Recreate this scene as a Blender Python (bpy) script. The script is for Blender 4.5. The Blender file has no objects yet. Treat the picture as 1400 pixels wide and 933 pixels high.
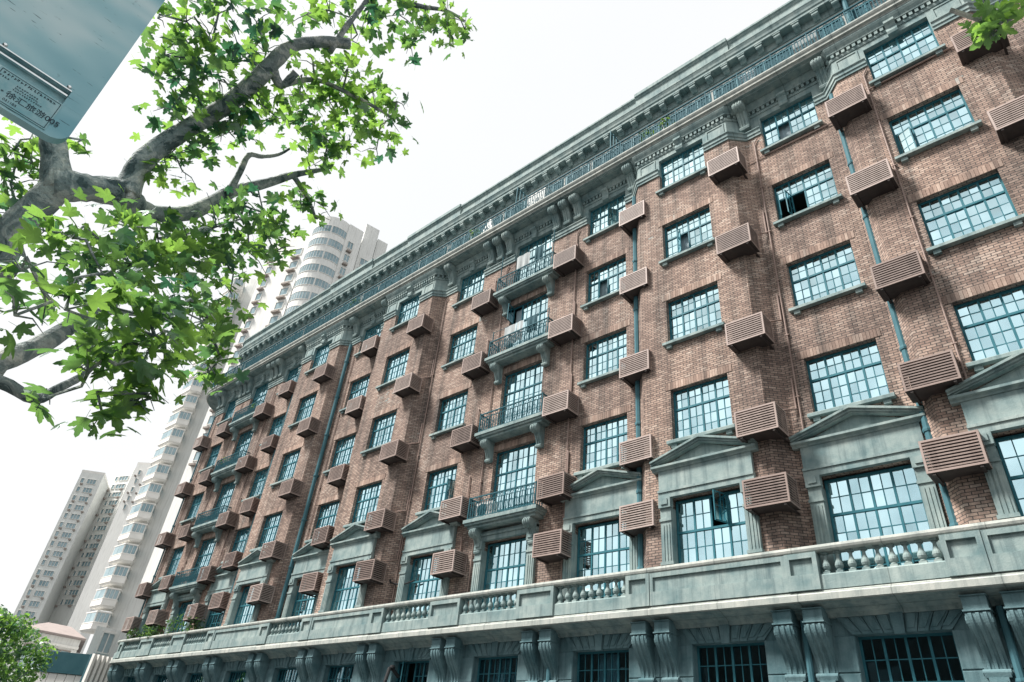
import bpy, math, random
from mathutils import Vector, Matrix
rnd = random.Random(7)
scene = bpy.context.scene
COL = scene.collection
R = math.radians

# ------------------------------------------------------------------ camera
CAM = Vector((0.0, -16.1976, 1.6))
yaw, pitch, roll = R(45.0429), R(33.9734), R(6.1557)
fwd = Vector((-math.sin(yaw)*math.cos(pitch), math.cos(yaw)*math.cos(pitch), math.sin(pitch)))
rgt = Vector((math.cos(yaw), math.sin(yaw), 0)); upv = rgt.cross(fwd)
r2 = math.cos(roll)*rgt + math.sin(roll)*upv
u2 = -math.sin(roll)*rgt + math.cos(roll)*upv
cam = bpy.data.cameras.new('camera'); camo = bpy.data.objects.new('camera', cam); COL.objects.link(camo)
M = Matrix((r2, u2, -fwd)).transposed().to_4x4(); M.translation = CAM
camo.matrix_world = M
cam.sensor_width = 36.0; cam.lens = 36.0*914.07/1400; cam.clip_start = 0.05; cam.clip_end = 3000
scene.camera = camo

# ------------------------------------------------------------------ light: bright overcast
SUN_EL, SUN_AZ = R(54), R(222)          # azimuth clockwise from +Y: the sun stands front-left of the facade
w = bpy.data.worlds.new('World'); scene.world = w; w.use_nodes = True
nt = w.node_tree; nt.nodes.clear()
out = nt.nodes.new('ShaderNodeOutputWorld'); bg = nt.nodes.new('ShaderNodeBackground')
sky = nt.nodes.new('ShaderNodeTexSky'); sky.sky_type = 'NISHITA'; sky.sun_disc = False
sky.sun_elevation = SUN_EL; sky.sun_rotation = SUN_AZ; sky.dust_density = 5; sky.air_density = 1.2; sky.ozone_density = 2
mix = nt.nodes.new('ShaderNodeMixRGB'); mix.inputs['Fac'].default_value = 0.9
tcw = nt.nodes.new('ShaderNodeTexCoord'); cn = nt.nodes.new('ShaderNodeTexNoise'); cn.inputs['Scale'].default_value = 1.6; cn.inputs['Detail'].default_value = 5
nt.links.new(tcw.outputs['Generated'], cn.inputs['Vector']); cr_ = nt.nodes.new('ShaderNodeValToRGB')     # even cloud cover with a faint drift of tone, same units as the sky texture
cr_.color_ramp.elements[0].position = .35; cr_.color_ramp.elements[0].color = (.955, .965, .96, 1); cr_.color_ramp.elements[1].position = .65; cr_.color_ramp.elements[1].color = (1, .995, .98, 1)
nt.links.new(cn.outputs['Fac'], cr_.inputs['Fac']); cv = nt.nodes.new('ShaderNodeVectorMath'); cv.operation = 'SCALE'; cv.inputs['Scale'].default_value = 5.75
nt.links.new(cr_.outputs['Color'], cv.inputs[0]); nt.links.new(cv.outputs['Vector'], mix.inputs['Color2'])
nt.links.new(sky.outputs['Color'], mix.inputs['Color1'])
nt.links.new(mix.outputs['Color'], bg.inputs['Color']); bg.inputs['Strength'].default_value = 0.11
nt.links.new(bg.outputs['Background'], out.inputs['Surface'])
sl = bpy.data.lights.new('sun', 'SUN'); sl.energy = 5.0; sl.angle = R(13); sl.color = (1.0, 0.94, 0.88)
so = bpy.data.objects.new('sun', sl); COL.objects.link(so)
sd = Vector((math.sin(SUN_AZ)*math.cos(SUN_EL), math.cos(SUN_AZ)*math.cos(SUN_EL), math.sin(SUN_EL)))
so.rotation_euler = sd.to_track_quat('Z', 'Y').to_euler(); so.location = (-20, -40, 60)
vs = scene.view_settings; vs.view_transform = 'Standard'; vs.look = 'None'; vs.exposure = 0.78; vs.gamma = 1.0

# ------------------------------------------------------------------ helpers
class MB:
    def __init__(s): s.v = []; s.f = []; s.m = []; s.uv = []
    def face(s, pts, mat=0, uv=None):
        b = len(s.v); s.v.extend(tuple(p) for p in pts); s.f.append(tuple(range(b, b+len(pts)))); s.m.append(mat); s.uv.append(uv)
    def solid(s, vs_, fs, mat=0, X=None):
        b = len(s.v)
        s.v.extend(tuple(X @ Vector(p)) if X else tuple(p) for p in vs_)
        for f in fs: s.f.append(tuple(i+b for i in f)); s.m.append(mat); s.uv.append(None)
    def box(s, x0, x1, y0, y1, z0, z1, mat=0, X=None):
        s.solid([(x0,y0,z0),(x1,y0,z0),(x1,y1,z0),(x0,y1,z0),(x0,y0,z1),(x1,y0,z1),(x1,y1,z1),(x0,y1,z1)],
                [(0,3,2,1),(4,5,6,7),(0,1,5,4),(1,2,6,5),(2,3,7,6),(3,0,4,7)], mat, X)
    def prism(s, prof, a, b, mat=0, X=None, axis='x'):
        """2D profile (y,z) extruded along x from a to b (or (x,z) along y when axis is y, (x,y) along z)"""
        n = len(prof); ar = sum(prof[i][0]*prof[(i+1)%n][1]-prof[(i+1)%n][0]*prof[i][1] for i in range(n))
        if ar < 0: prof = prof[::-1]
        mk = {'x': lambda p,t: (t,p[0],p[1]), 'y': lambda p,t: (p[0],t,p[1]), 'z': lambda p,t: (p[0],p[1],t)}[axis]
        vs_ = [mk(p,a) for p in prof]+[mk(p,b) for p in prof]
        lo, hi = tuple(range(n-1,-1,-1)), tuple(range(n,2*n)); sides = [(i,(i+1)%n,n+(i+1)%n,n+i) for i in range(n)]
        fs = [lo,hi]+sides
        if axis == 'y': fs = [f[::-1] for f in fs]
        s.solid(vs_, fs, mat, X)
    def tube(s, pts, rad, n=6, mat=0, cap=True):
        pts = [Vector(p) for p in pts]
        if not hasattr(rad, '__len__'): rad = [rad]*len(pts)
        b = len(s.v); ref = None
        for i, p in enumerate(pts):
            t = (pts[min(i+1,len(pts)-1)]-pts[max(i-1,0)]).normalized()
            if ref is None: ref = t.orthogonal().normalized()
            ref = (ref - t*ref.dot(t)).normalized(); q = t.cross(ref)
            for k in range(n):
                a = 2*math.pi*k/n; s.v.append(tuple(p+(ref*math.cos(a)+q*math.sin(a))*rad[i]))
        for i in range(len(pts)-1):
            for k in range(n):
                s.f.append((b+i*n+k, b+i*n+(k+1)%n, b+(i+1)*n+(k+1)%n, b+(i+1)*n+k)); s.m.append(mat); s.uv.append(None)
        if cap:
            s.f.append(tuple(b+k for k in range(n-1,-1,-1))); s.m.append(mat); s.uv.append(None)
            e = b+(len(pts)-1)*n; s.f.append(tuple(e+k for k in range(n))); s.m.append(mat); s.uv.append(None)
    def lathe(s, prof, c=(0,0,0), n=10, mat=0):
        b = len(s.v)
        for r, z in prof:
            for k in range(n):
                a = 2*math.pi*k/n; s.v.append((c[0]+r*math.cos(a), c[1]+r*math.sin(a), c[2]+z))
        for i in range(len(prof)-1):
            for k in range(n):
                s.f.append((b+i*n+k, b+i*n+(k+1)%n, b+(i+1)*n+(k+1)%n, b+(i+1)*n+k)); s.m.append(mat); s.uv.append(None)
        s.f.append(tuple(b+k for k in range(n-1,-1,-1))); s.m.append(mat); s.uv.append(None)
        e = b+(len(prof)-1)*n; s.f.append(tuple(e+k for k in range(n))); s.m.append(mat); s.uv.append(None)
    def sweep(s, prof, path, mat=0, closed=False):
        """profile of (out, z), closed polygon, along a plan path; out is to the right of travel"""
        n = len(prof); ar = sum(prof[i][0]*prof[(i+1)%n][1]-prof[(i+1)%n][0]*prof[i][1] for i in range(n))
        if ar < 0: prof = prof[::-1]
        b = len(s.v); K = len(path)
        for i, p in enumerate(path):
            a = Vector(path[i-1]) if i else None; c = Vector(path[i+1]) if i < K-1 else None; p = Vector(p)
            ns = []
            if a is not None: d = (p-a).normalized(); ns.append(Vector((d.y,-d.x)))
            if c is not None: d = (c-p).normalized(); ns.append(Vector((d.y,-d.x)))
            nn = ns[0] if len(ns) == 1 else (ns[0]+ns[1])
            if len(ns) == 2: nn = nn.normalized(); nn = nn/max(.4, nn.dot(ns[0]))
            for o, z in prof: s.v.append((p.x+nn.x*o, p.y+nn.y*o, z))
        for i in range(K-1):
            for k in range(n):
                s.f.append((b+i*n+k, b+(i+1)*n+k, b+(i+1)*n+(k+1)%n, b+i*n+(k+1)%n)); s.m.append(mat); s.uv.append(None)
        s.f.append(tuple(b+k for k in range(n))); s.m.append(mat); s.uv.append(None)
        e = b+(K-1)*n; s.f.append(tuple(e+k for k in range(n-1,-1,-1))); s.m.append(mat); s.uv.append(None)
    def mesh(s, name, mats, smooth=False):
        me = bpy.data.meshes.new(name); me.from_pydata(s.v, [], s.f)
        for m in (mats if isinstance(mats,(list,tuple)) else [mats]): me.materials.append(m)
        me.polygons.foreach_set('material_index', s.m)
        if any(u is not None for u in s.uv):
            ul = me.uv_layers.new(name='UVMap'); dat = ul.data
            for p, u in zip(me.polygons, s.uv):
                if u is not None:
                    for li, q in zip(p.loop_indices, u): dat[li].uv = q
        if smooth: me.polygons.foreach_set('use_smooth', [True]*len(me.polygons))
        me.update(); return me
    def build(s, name, mats, parent=None, loc=(0,0,0), smooth=False):
        return link(name, s.mesh(name, mats, smooth), parent, loc)

def link(name, me, parent=None, loc=(0,0,0), rot=None):
    o = bpy.data.objects.new(name, me); COL.objects.link(o); o.location = loc
    if rot: o.rotation_euler = rot
    if parent: o.parent = parent
    return o
def tag(o, label=None, cat=None, group=None, kind=None):
    if label: o['label'] = label
    if cat: o['category'] = cat
    if group: o['group'] = group
    if kind: o['kind'] = kind
    return o
def empty(name, loc=(0,0,0), rz=0):
    o = bpy.data.objects.new(name, None); COL.objects.link(o); o.location = loc; o.rotation_euler = (0,0,rz); o.empty_display_size = .2
    return o
def copy_tree(o, parent=None):
    c = o.copy(); COL.objects.link(c)
    if parent: c.parent = parent
    for ch in o.children: copy_tree(ch, c)
    return c

# ------------------------------------------------------------------ materials
def mat(name):
    m = bpy.data.materials.new(name); m.use_nodes = True
    n = m.node_tree; b = n.nodes['Principled BSDF']; return m, n, b
def N(n, t, **k):
    x = n.nodes.new(t)
    for a, v in k.items():
        if a in x.inputs: x.inputs[a].default_value = v
        else: setattr(x, a, v)
    return x
def ramp(n, stops, fac, interp='LINEAR'):
    r = n.nodes.new('ShaderNodeValToRGB'); cr = r.color_ramp; cr.interpolation = interp
    while len(cr.elements) < len(stops): cr.elements.new(.5)
    for e, (p, c) in zip(cr.elements, stops): e.position = p; e.color = (*c, 1)
    n.links.new(fac, r.inputs['Fac']); return r.outputs['Color']
def noisy(name, c1, c2, scale=3.0, rough=.8, bump=0.0, bscale=40, metal=0.0, detail=6, streak=None, spec=.3, joint=0):
    """two-tone weathered surface in object space, with optional vertical rain streaks and fine relief"""
    m, n, b = mat(name); L = n.links
    tc = N(n, 'ShaderNodeTexCoord'); geo = N(n, 'ShaderNodeNewGeometry')
    no = N(n, 'ShaderNodeTexNoise', Scale=scale, Detail=detail, Roughness=.65); L.new(geo.outputs['Position'], no.inputs['Vector'])
    col = ramp(n, [(.3, c1), (.7, c2)], no.outputs['Fac'])
    if streak:
        mp = N(n, 'ShaderNodeMapping'); mp.inputs['Scale'].default_value = (3.0, 3.0, .22); L.new(geo.outputs['Position'], mp.inputs['Vector'])
        n2 = N(n, 'ShaderNodeTexNoise', Scale=1.6, Detail=5, Roughness=.7); L.new(mp.outputs['Vector'], n2.inputs['Vector'])
        f = ramp(n, [(.48, (0,0,0)), (.75, (1,1,1))], n2.outputs['Fac'])
        mx = N(n, 'ShaderNodeMixRGB'); L.new(f, mx.inputs['Fac']); L.new(col, mx.inputs['Color1']); mx.inputs['Color2'].default_value = (*streak, 1)
        sc = N(n, 'ShaderNodeMath', operation='MULTIPLY'); sc.inputs[1].default_value = .7
        L.new(f, sc.inputs[0]); L.new(sc.outputs[0], mx.inputs['Fac']); col = mx.outputs['Color']
    if joint:       # masonry joints every so many metres along the front, with a little dirt beside them
        sx = N(n, 'ShaderNodeSeparateXYZ'); L.new(geo.outputs['Position'], sx.inputs['Vector'])
        dv = N(n, 'ShaderNodeMath', operation='DIVIDE'); L.new(sx.outputs['X'], dv.inputs[0]); dv.inputs[1].default_value = joint
        pp = N(n, 'ShaderNodeMath', operation='PINGPONG'); L.new(dv.outputs[0], pp.inputs[0]); pp.inputs[1].default_value = .5
        jr = ramp(n, [(0, (.5,.52,.53)), (.004, (.6,.62,.63)), (.007, (.9,.91,.91)), (.06, (1,1,1))], pp.outputs[0])
        jm = N(n, 'ShaderNodeMixRGB', blend_type='MULTIPLY', Fac=1.0); L.new(col, jm.inputs['Color1']); L.new(jr, jm.inputs['Color2']); col = jm.outputs['Color']
    L.new(col, b.inputs['Base Color']); b.inputs['Roughness'].default_value = rough; b.inputs['Metallic'].default_value = metal
    b.inputs['Specular IOR Level'].default_value = spec
    if bump:
        n3 = N(n, 'ShaderNodeTexNoise', Scale=bscale, Detail=4); L.new(geo.outputs['Position'], n3.inputs['Vector'])
        bp = N(n, 'ShaderNodeBump', Strength=bump, Distance=.01); L.new(n3.outputs['Fac'], bp.inputs['Height']); L.new(bp.outputs['Normal'], b.inputs['Normal'])
    return m
def brick_mat(name, bw, bh):
    m, n, b = mat(name); L = n.links
    uv = N(n, 'ShaderNodeUVMap'); sep = N(n, 'ShaderNodeSeparateXYZ'); L.new(uv.outputs['UV'], sep.inputs['Vector'])
    def mth(op, a, c=None, d=None):
        x = N(n, 'ShaderNodeMath', operation=op)
        for i, q in enumerate((a, c, d)):
            if q is None: continue
            if isinstance(q, (int, float)): x.inputs[i].default_value = q
            else: L.new(q, x.inputs[i])
        return x.outputs[0]
    v = mth('DIVIDE', sep.outputs['Y'], bh); row = mth('FLOOR', v)
    u = mth('ADD', mth('DIVIDE', sep.outputs['X'], bw), mth('MULTIPLY', mth('PINGPONG', row, 1.0), .5)); colr = mth('FLOOR', u)
    cmb = N(n, 'ShaderNodeCombineXYZ'); L.new(colr, cmb.inputs['X']); L.new(row, cmb.inputs['Y'])
    wn = N(n, 'ShaderNodeTexWhiteNoise', noise_dimensions='2D'); L.new(cmb.outputs['Vector'], wn.inputs['Vector'])
    geo = N(n, 'ShaderNodeNewGeometry')
    no = N(n, 'ShaderNodeTexNoise', Scale=.45, Detail=6, Roughness=.6); L.new(geo.outputs['Position'], no.inputs['Vector'])
    f = mth('ADD', mth('MULTIPLY', wn.outputs['Value'], .58), mth('MULTIPLY', mth('SUBTRACT', no.outputs['Fac'], .25), .95))
    col = ramp(n, BRICK_STOPS, f)
    fu = mth('FRACT', u); fv = mth('FRACT', v)
    mu = mth('MULTIPLY', mth('GREATER_THAN', fu, .045), mth('LESS_THAN', fu, .955)); mv = mth('MULTIPLY', mth('GREATER_THAN', fv, .1), mth('LESS_THAN', fv, .9))
    face = mth('MULTIPLY', mu, mv)
    n2 = N(n, 'ShaderNodeTexNoise', Scale=26, Detail=3); L.new(geo.outputs['Position'], n2.inputs['Vector'])
    g = N(n, 'ShaderNodeMixRGB', blend_type='MULTIPLY', Fac=.45); L.new(col, g.inputs['Color1'])
    L.new(ramp(n, [(.3, (.55,.55,.55)), (.7, (1.25,1.25,1.25))], n2.outputs['Fac']), g.inputs['Color2'])
    mx = N(n, 'ShaderNodeMixRGB'); L.new(face, mx.inputs['Fac']); mx.inputs['Color1'].default_value = MORTAR; L.new(g.outputs['Color'], mx.inputs['Color2'])
    mp = N(n, 'ShaderNodeMapping'); mp.inputs['Scale'].default_value = (2.2, 2.2, .16); L.new(geo.outputs['Position'], mp.inputs['Vector'])
    ns = N(n, 'ShaderNodeTexNoise', Scale=1.0, Detail=6, Roughness=.65); L.new(mp.outputs['Vector'], ns.inputs['Vector'])
    nb = N(n, 'ShaderNodeTexNoise', Scale=.22, Detail=4); L.new(geo.outputs['Position'], nb.inputs['Vector'])
    gr = N(n, 'ShaderNodeMixRGB', blend_type='MULTIPLY', Fac=1.0); L.new(mx.outputs['Color'], gr.inputs['Color1'])
    gm_ = N(n, 'ShaderNodeMixRGB', blend_type='MULTIPLY', Fac=1.0); L.new(ramp(n, [(.34, (.50,.55,.58)), (.55, (1,1,1))], ns.outputs['Fac']), gm_.inputs['Color1']); L.new(ramp(n, [(.35, (.78,.8,.82)), (.65, (1.1,1.08,1.06))], nb.outputs['Fac']), gm_.inputs['Color2'])
    L.new(gm_.outputs['Color'], gr.inputs['Color2'])
    L.new(gr.outputs['Color'], b.inputs['Base Color']); b.inputs['Roughness'].default_value = .9; b.inputs['Specular IOR Level'].default_value = .2
    hgt = mth('MULTIPLY', face, mth('ADD', .6, mth('MULTIPLY', wn.outputs['Value'], .4)))
    bp = N(n, 'ShaderNodeBump', Strength=.9, Distance=.016); L.new(hgt, bp.inputs['Height']); L.new(bp.outputs['Normal'], b.inputs['Normal'])
    return m
BRICK_STOPS = [(0.0, (.14,.10,.087)), (.2, (.255,.183,.153)), (.48, (.36,.263,.217)), (.72, (.44,.333,.276)), (.92, (.54,.44,.375)), (1.0, (.40,.44,.42))]
MORTAR = (.085,.08,.077,1)
M_BRICK = brick_mat('brick', .215, .072)
M_SOLDIER = brick_mat('soldier_brick', .26, .075)
M_STONE = noisy('weathered_stone', (.13,.21,.22), (.335,.405,.388), 1.5, .85, .45, 35, streak=(.04,.085,.10))
M_STONE_J = noisy('jointed_stone', (.13,.21,.22), (.335,.405,.388), 1.5, .85, .45, 35, streak=(.04,.085,.10), joint=1.93)
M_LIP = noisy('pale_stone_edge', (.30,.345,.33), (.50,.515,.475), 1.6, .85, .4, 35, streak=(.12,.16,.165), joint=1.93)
M_OPP = noisy('added_terrace_wall', (.05,.06,.06), (.09,.10,.10), .5, .9)  # dark wall of the added terrace, dims bounce and reflections
M_STONE_B = noisy('shaded_base_stone', (.06,.135,.155), (.165,.26,.28), 1.3, .85, .5, 30, streak=(.025,.065,.08))  # darker stone copy: shade beneath the balcony is put into its colour
M_STUCCO = noisy('attic_stucco', (.37,.39,.37), (.48,.49,.46), 1.2, .9, .15, 20, streak=(.24,.26,.25))
M_SOFFIT = noisy('soffit_plaster', (.13,.20,.21), (.20,.27,.28), 1.0, .9)
M_PAINT = noisy('teal_window_paint', (.025,.125,.16), (.04,.17,.21), 5, .6, .1, 60, spec=.15)
M_IRON = noisy('dark_railing_iron', (.02,.085,.11), (.04,.12,.145), 8, .7, spec=.1)
M_CAGE = noisy('brown_cage_paint', (.22,.17,.152), (.30,.235,.21), 4, .55, .1, 50, streak=(.14,.105,.095))
M_CAGE_D = noisy('cage_base_shade', (.035,.03,.03), (.06,.048,.045), 4, .6)  # near-black instead of brown: underside shade put into the plate colour
M_DARK = noisy('dark_interior', (.012,.014,.016), (.03,.032,.034), 2, .9)
M_ROOM = noisy('room_plaster', (.12,.14,.14), (.2,.22,.22), .7, .9)
M_PIPE = noisy('teal_drainpipe_paint', (.05,.135,.165), (.075,.175,.205), 3, .7, .1, 40, spec=.1)
M_COND = noisy('brown_conduit_paint', (.25,.18,.155), (.33,.25,.22), 5, .7)
M_CURT = [noisy('white_curtain', (.62,.64,.63), (.75,.76,.74), 2, .9), noisy('pale_blue_curtain', (.36,.47,.52), (.48,.58,.62), 2, .9), noisy('grey_curtain', (.22,.26,.27), (.32,.36,.36), 2, .9)]
M_WHITE = noisy('white_paint', (.66,.68,.67), (.78,.79,.77), 3, .6)
M_BARK = None
def glass(name, tint, refl, fres):
    m, n, b = mat(name); L = n.links; n.nodes.remove(b)
    o = n.nodes['Material Output']
    gl = N(n, 'ShaderNodeBsdfGlossy', Roughness=.02); gl.inputs['Color'].default_value = (*tint, 1)
    tr = N(n, 'ShaderNodeBsdfTransparent'); tr.inputs['Color'].default_value = (.62,.78,.82,1)
    lw = N(n, 'ShaderNodeFresnel', IOR=1.52); ad = N(n, 'ShaderNodeMath', operation='MULTIPLY_ADD', use_clamp=True)
    ad.inputs[1].default_value = fres; ad.inputs[2].default_value = refl; L.new(lw.outputs['Fac'], ad.inputs[0])
    ge = N(n, 'ShaderNodeNewGeometry'); oi = N(n, 'ShaderNodeObjectInfo'); rs = N(n, 'ShaderNodeMath', operation='ADD'); L.new(ge.outputs['Random Per Island'], rs.inputs[0]); L.new(oi.outputs['Random'], rs.inputs[1])
    rf = N(n, 'ShaderNodeMath', operation='FRACT'); L.new(rs.outputs[0], rf.inputs[0])
    pn = N(n, 'ShaderNodeTexNoise', Scale=.9, Detail=3); L.new(ge.outputs['Position'], pn.inputs['Vector'])  # noise patches of reflectance painted in for mirrored clouds and trees
    rm = N(n, 'ShaderNodeMath', operation='MULTIPLY_ADD'); L.new(rf.outputs[0], rm.inputs[0]); rm.inputs[1].default_value = refl*.55; rm.inputs[2].default_value = refl*.2
    rn_ = N(n, 'ShaderNodeMath', operation='MULTIPLY_ADD'); L.new(pn.outputs['Fac'], rn_.inputs[0]); rn_.inputs[1].default_value = refl*1.1; L.new(rm.outputs[0], rn_.inputs[2]); L.new(rn_.outputs[0], ad.inputs[2])
    mx = N(n, 'ShaderNodeMixShader'); L.new(ad.outputs[0], mx.inputs['Fac']); L.new(tr.outputs[0], mx.inputs[1]); L.new(gl.outputs[0], mx.inputs[2])
    geo = N(n, 'ShaderNodeNewGeometry'); no = N(n, 'ShaderNodeTexNoise', Scale=2.2, Detail=2); L.new(geo.outputs['Position'], no.inputs['Vector'])
    bp = N(n, 'ShaderNodeBump', Strength=.05, Distance=.02); L.new(no.outputs['Fac'], bp.inputs['Height']); L.new(bp.outputs['Normal'], gl.inputs['Normal'])
    L.new(mx.outputs[0], o.inputs['Surface']); return m
M_GLASS = glass('window_glass', (.66,.91,.97), .68, 1.6)
M_GLASS_D = glass('ground_glass', (.8,.95,1.0), .03, .8)
M_TGLASS = noisy('hazy_tower_glass', (.10,.20,.24), (.34,.46,.50), .35, .12, spec=.8)  # lightened to put distance haze into the glass colour

M_AGLASS = noisy('attic_glass', (.012,.05,.065), (.05,.12,.15), .5, .7, spec=.05)
# ------------------------------------------------------------------ ground, street
def sheet(name, x0, x1, y0, y1, z, m):
    b = MB(); b.face([(x0,y0,z),(x1,y0,z),(x1,y1,z),(x0,y1,z)]); return tag(b.build(name, m), kind='structure')
M_ASPH = noisy('asphalt', (.04,.042,.045), (.06,.062,.065), 2, .9, .3, 120)
M_PAVE = noisy('paving', (.11,.11,.108), (.155,.155,.15), 1.5, .85, .2, 40)
M_GROUND = noisy('city_ground', (.05,.055,.055), (.08,.08,.078), .05, .95)
M_LINE = noisy('road_line_paint', (.6,.6,.58), (.8,.8,.78), 4, .8)
sheet('ground', -1500, 1500, -1500, 1500, -.02, M_GROUND)
sheet('road', -120, 80, -12.6, -3.2, 0.0, M_ASPH)
for nm, y0, y1 in (('pavement', -3.2, 0.0), ('pavement', -19.6, -12.6)):
    b = MB(); b.box(-120, 80, y0, y1, -.015, .13); tag(b.build(nm, M_PAVE), kind='structure')
b = MB()
for i in range(-20, 14): b.box(i*6, i*6+3, -7.97, -7.83, .003, .008)
tag(b.build('road_marking', M_LINE), kind='structure')

# ------------------------------------------------------------------ the brick apartment building
BLD = tag(empty('apartment_building', (0,0,0)), 'long red brick apartment block with teal steel windows and stone balustrade', 'building')
COLS = dict(Z=3.9, A=-.33, B=-4.02, C=-7.86, D=-11.56, E=-15.45, F=-19.37, G=-23.48, H=-27.10, I=-31.20, J=-35.02, K=-38.75, L=-42.62)
BAY = 'ACGI'; BD = .47
TOP = [22.37, 18.93, 15.52, 12.11, 8.70]          # window heads, five brick storeys
WW = {c: 1.84 for c in COLS}; WW.update(H=1.76, I=1.76, J=1.62, L=1.62, G=1.8, F=1.78, E=2.1, K=2.1)
WH = 1.70
def wall_y(c): return -BD if c in BAY else 0.0
def arc(cx, cy, r, a0, a1, n): return [(cx+r*math.cos(R(a0+(a1-a0)*i/n)), cy+r*math.sin(R(a0+(a1-a0)*i/n))) for i in range(n+1)]
XL = -44.3; RA = 1.6
LEFT = [(XL-RA, 15.0)] + arc(XL, RA, RA, 180, 270, 8)
def bay_pts(cx): return [(cx-2.34, 0), (cx-1.87, -BD), (cx+1.87, -BD), (cx+2.34, 0)]
PATH = list(LEFT)
for c in 'IGCA': PATH += bay_pts(COLS[c])
PATH += [(7.0, 0)]
FLAT = list(LEFT) + [(7.0, 0)]
def off_path(p, d):
    """plan path moved outward by d (flat paths only)"""
    return [(XL-RA-d, 15.0)] + arc(XL, RA, RA+d, 180, 270, 10) + [(7.0, -d)]

def openings(rows):
    o = []
    for c, x in COLS.items():
        for r in rows:
            zt = TOP[r]
            if r == 4: ww, zb = (2.1, 6.05)
            elif c in 'EK': ww, zb = (WW[c], zt-2.66)
            else: ww, zb = (WW[c], zt-WH)
            o.append((c, r, x-ww/2, x+ww/2, zb, zt))
    return o
OPEN = openings(range(5))
def wall_sheet(path, z0, z1, ops, zsplit, name, mats, depth=.24, parent=None):
    """brick skin with real openings and reveals; ops = (x0,x1,z0,z1,y)"""
    b = MB(); s = 0.0
    for i in range(len(path)-1):
        p, q = Vector(path[i]), Vector(path[i+1]); L = (q-p).length; d = (q-p)/L
        mine = []
        if abs(d.y) < 1e-6:
            for (x0,x1,za,zb,y) in ops:
                if abs(y-p.y) < .01 and p.x-.01 <= x0 and x1 <= q.x+.01: mine.append((x0-p.x, x1-p.x, za, zb))
        us = sorted({0.0, L, *[m[0] for m in mine], *[m[1] for m in mine]})
        zs = sorted({z0, z1, *[z for z in zsplit if z0 < z < z1], *[max(z0,min(z1,m[2])) for m in mine], *[max(z0,min(z1,m[3])) for m in mine]})
        for a in range(len(us)-1):
            for c in range(len(zs)-1):
                um, zm = (us[a]+us[a+1])/2, (zs[c]+zs[c+1])/2
                if any(m[0]<um<m[1] and m[2]<zm<m[3] for m in mine): continue
                P = [p+d*us[a], p+d*us[a+1]]
                mi = 1 if (zsplit and zm > zsplit[0]) else 0
                b.face([(P[0].x,P[0].y,zs[c]),(P[1].x,P[1].y,zs[c]),(P[1].x,P[1].y,zs[c+1]),(P[0].x,P[0].y,zs[c+1])], mi,
                       [(s+us[a],zs[c]),(s+us[a+1],zs[c]),(s+us[a+1],zs[c+1]),(s+us[a],zs[c+1])])
        for (u0,u1,za,zb) in mine:
            za, zb = max(za,z0), min(zb,z1); n = Vector((-d.y, d.x))*depth
            A, B_ = p+d*u0, p+d*u1; A2, B2 = A+n, B_+n
            spl = [za]+[z for z in zsplit if za<z<zb]+[zb]
            for k in range(len(spl)-1):
                lo, hi = spl[k], spl[k+1]; mi = 1 if (zsplit and lo >= zsplit[0]-1e-6) else 0
                b.face([(A.x,A.y,lo),(A.x,A.y,hi),(A2.x,A2.y,hi),(A2.x,A2.y,lo)], mi, [(s+u0,lo),(s+u0,hi),(s+u0+depth,hi),(s+u0+depth,lo)])
                b.face([(B_.x,B_.y,lo),(B2.x,B2.y,lo),(B2.x,B2.y,hi),(B_.x,B_.y,hi)], mi, [(s+u1,lo),(s+u1+depth,lo),(s+u1+depth,hi),(s+u1,hi)])
            mi = 1 if (zsplit and zb > zsplit[0]) else 0
            b.face([(A.x,A.y,zb),(B_.x,B_.y,zb),(B2.x,B2.y,zb),(A2.x,A2.y,zb)], mi, [(s+u0,zb),(s+u1,zb),(s+u1,zb+depth),(s+u0,zb+depth)])
            if za > z0+.01: b.face([(A.x,A.y,za),(A2.x,A2.y,za),(B2.x,B2.y,za),(B_.x,B_.y,za)], 1 if zsplit else 0, [(s+u0,za),(s+u0,za+depth),(s+u1,za+depth),(s+u1,za)])
        s += L
    return b.build(name, mats, parent)
ops = [(x0,x1,za,zb,wall_y(c)) for (c,r,x0,x1,za,zb) in OPEN]
WALL = wall_sheet(PATH, 5.75, 23.3, ops, [21.56], 'wall', [M_BRICK, M_STONE], parent=BLD)
GROUNDW = {c: 1.84 for c in COLS}
gops = [(x-.92, x+.92, 3.0, 5.06, 0.0) for c, x in COLS.items()]
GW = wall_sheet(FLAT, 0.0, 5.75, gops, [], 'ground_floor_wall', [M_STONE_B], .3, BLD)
# inside: rear wall, floors, right end, roof
b = MB(); b.box(-44.0, 7.0, 2.1, 2.2, 0, 23.3)
for z in (3.0-.3, 5.75, 9.15, 12.56, 15.97, 19.38, 22.9): b.box(-44.0, 6.9, .62, 2.1, z-.12, z+.12)
for x in [(COLS[a]+COLS[c])/2 for a, c in zip('ZABCDEFGHIJK', 'ABCDEFGHIJKL')]: b.box(x-.06, x+.06, .62, 2.1, 0, 23)
b.build('interior_wall', M_ROOM, BLD)
b = MB(); b.box(6.9, 7.0, .01, 15, 0, 26.5); b.box(-45.9, 7, 14.9, 15, 0, 26.5); b.build('rear_wall', M_BRICK, BLD)

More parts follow.
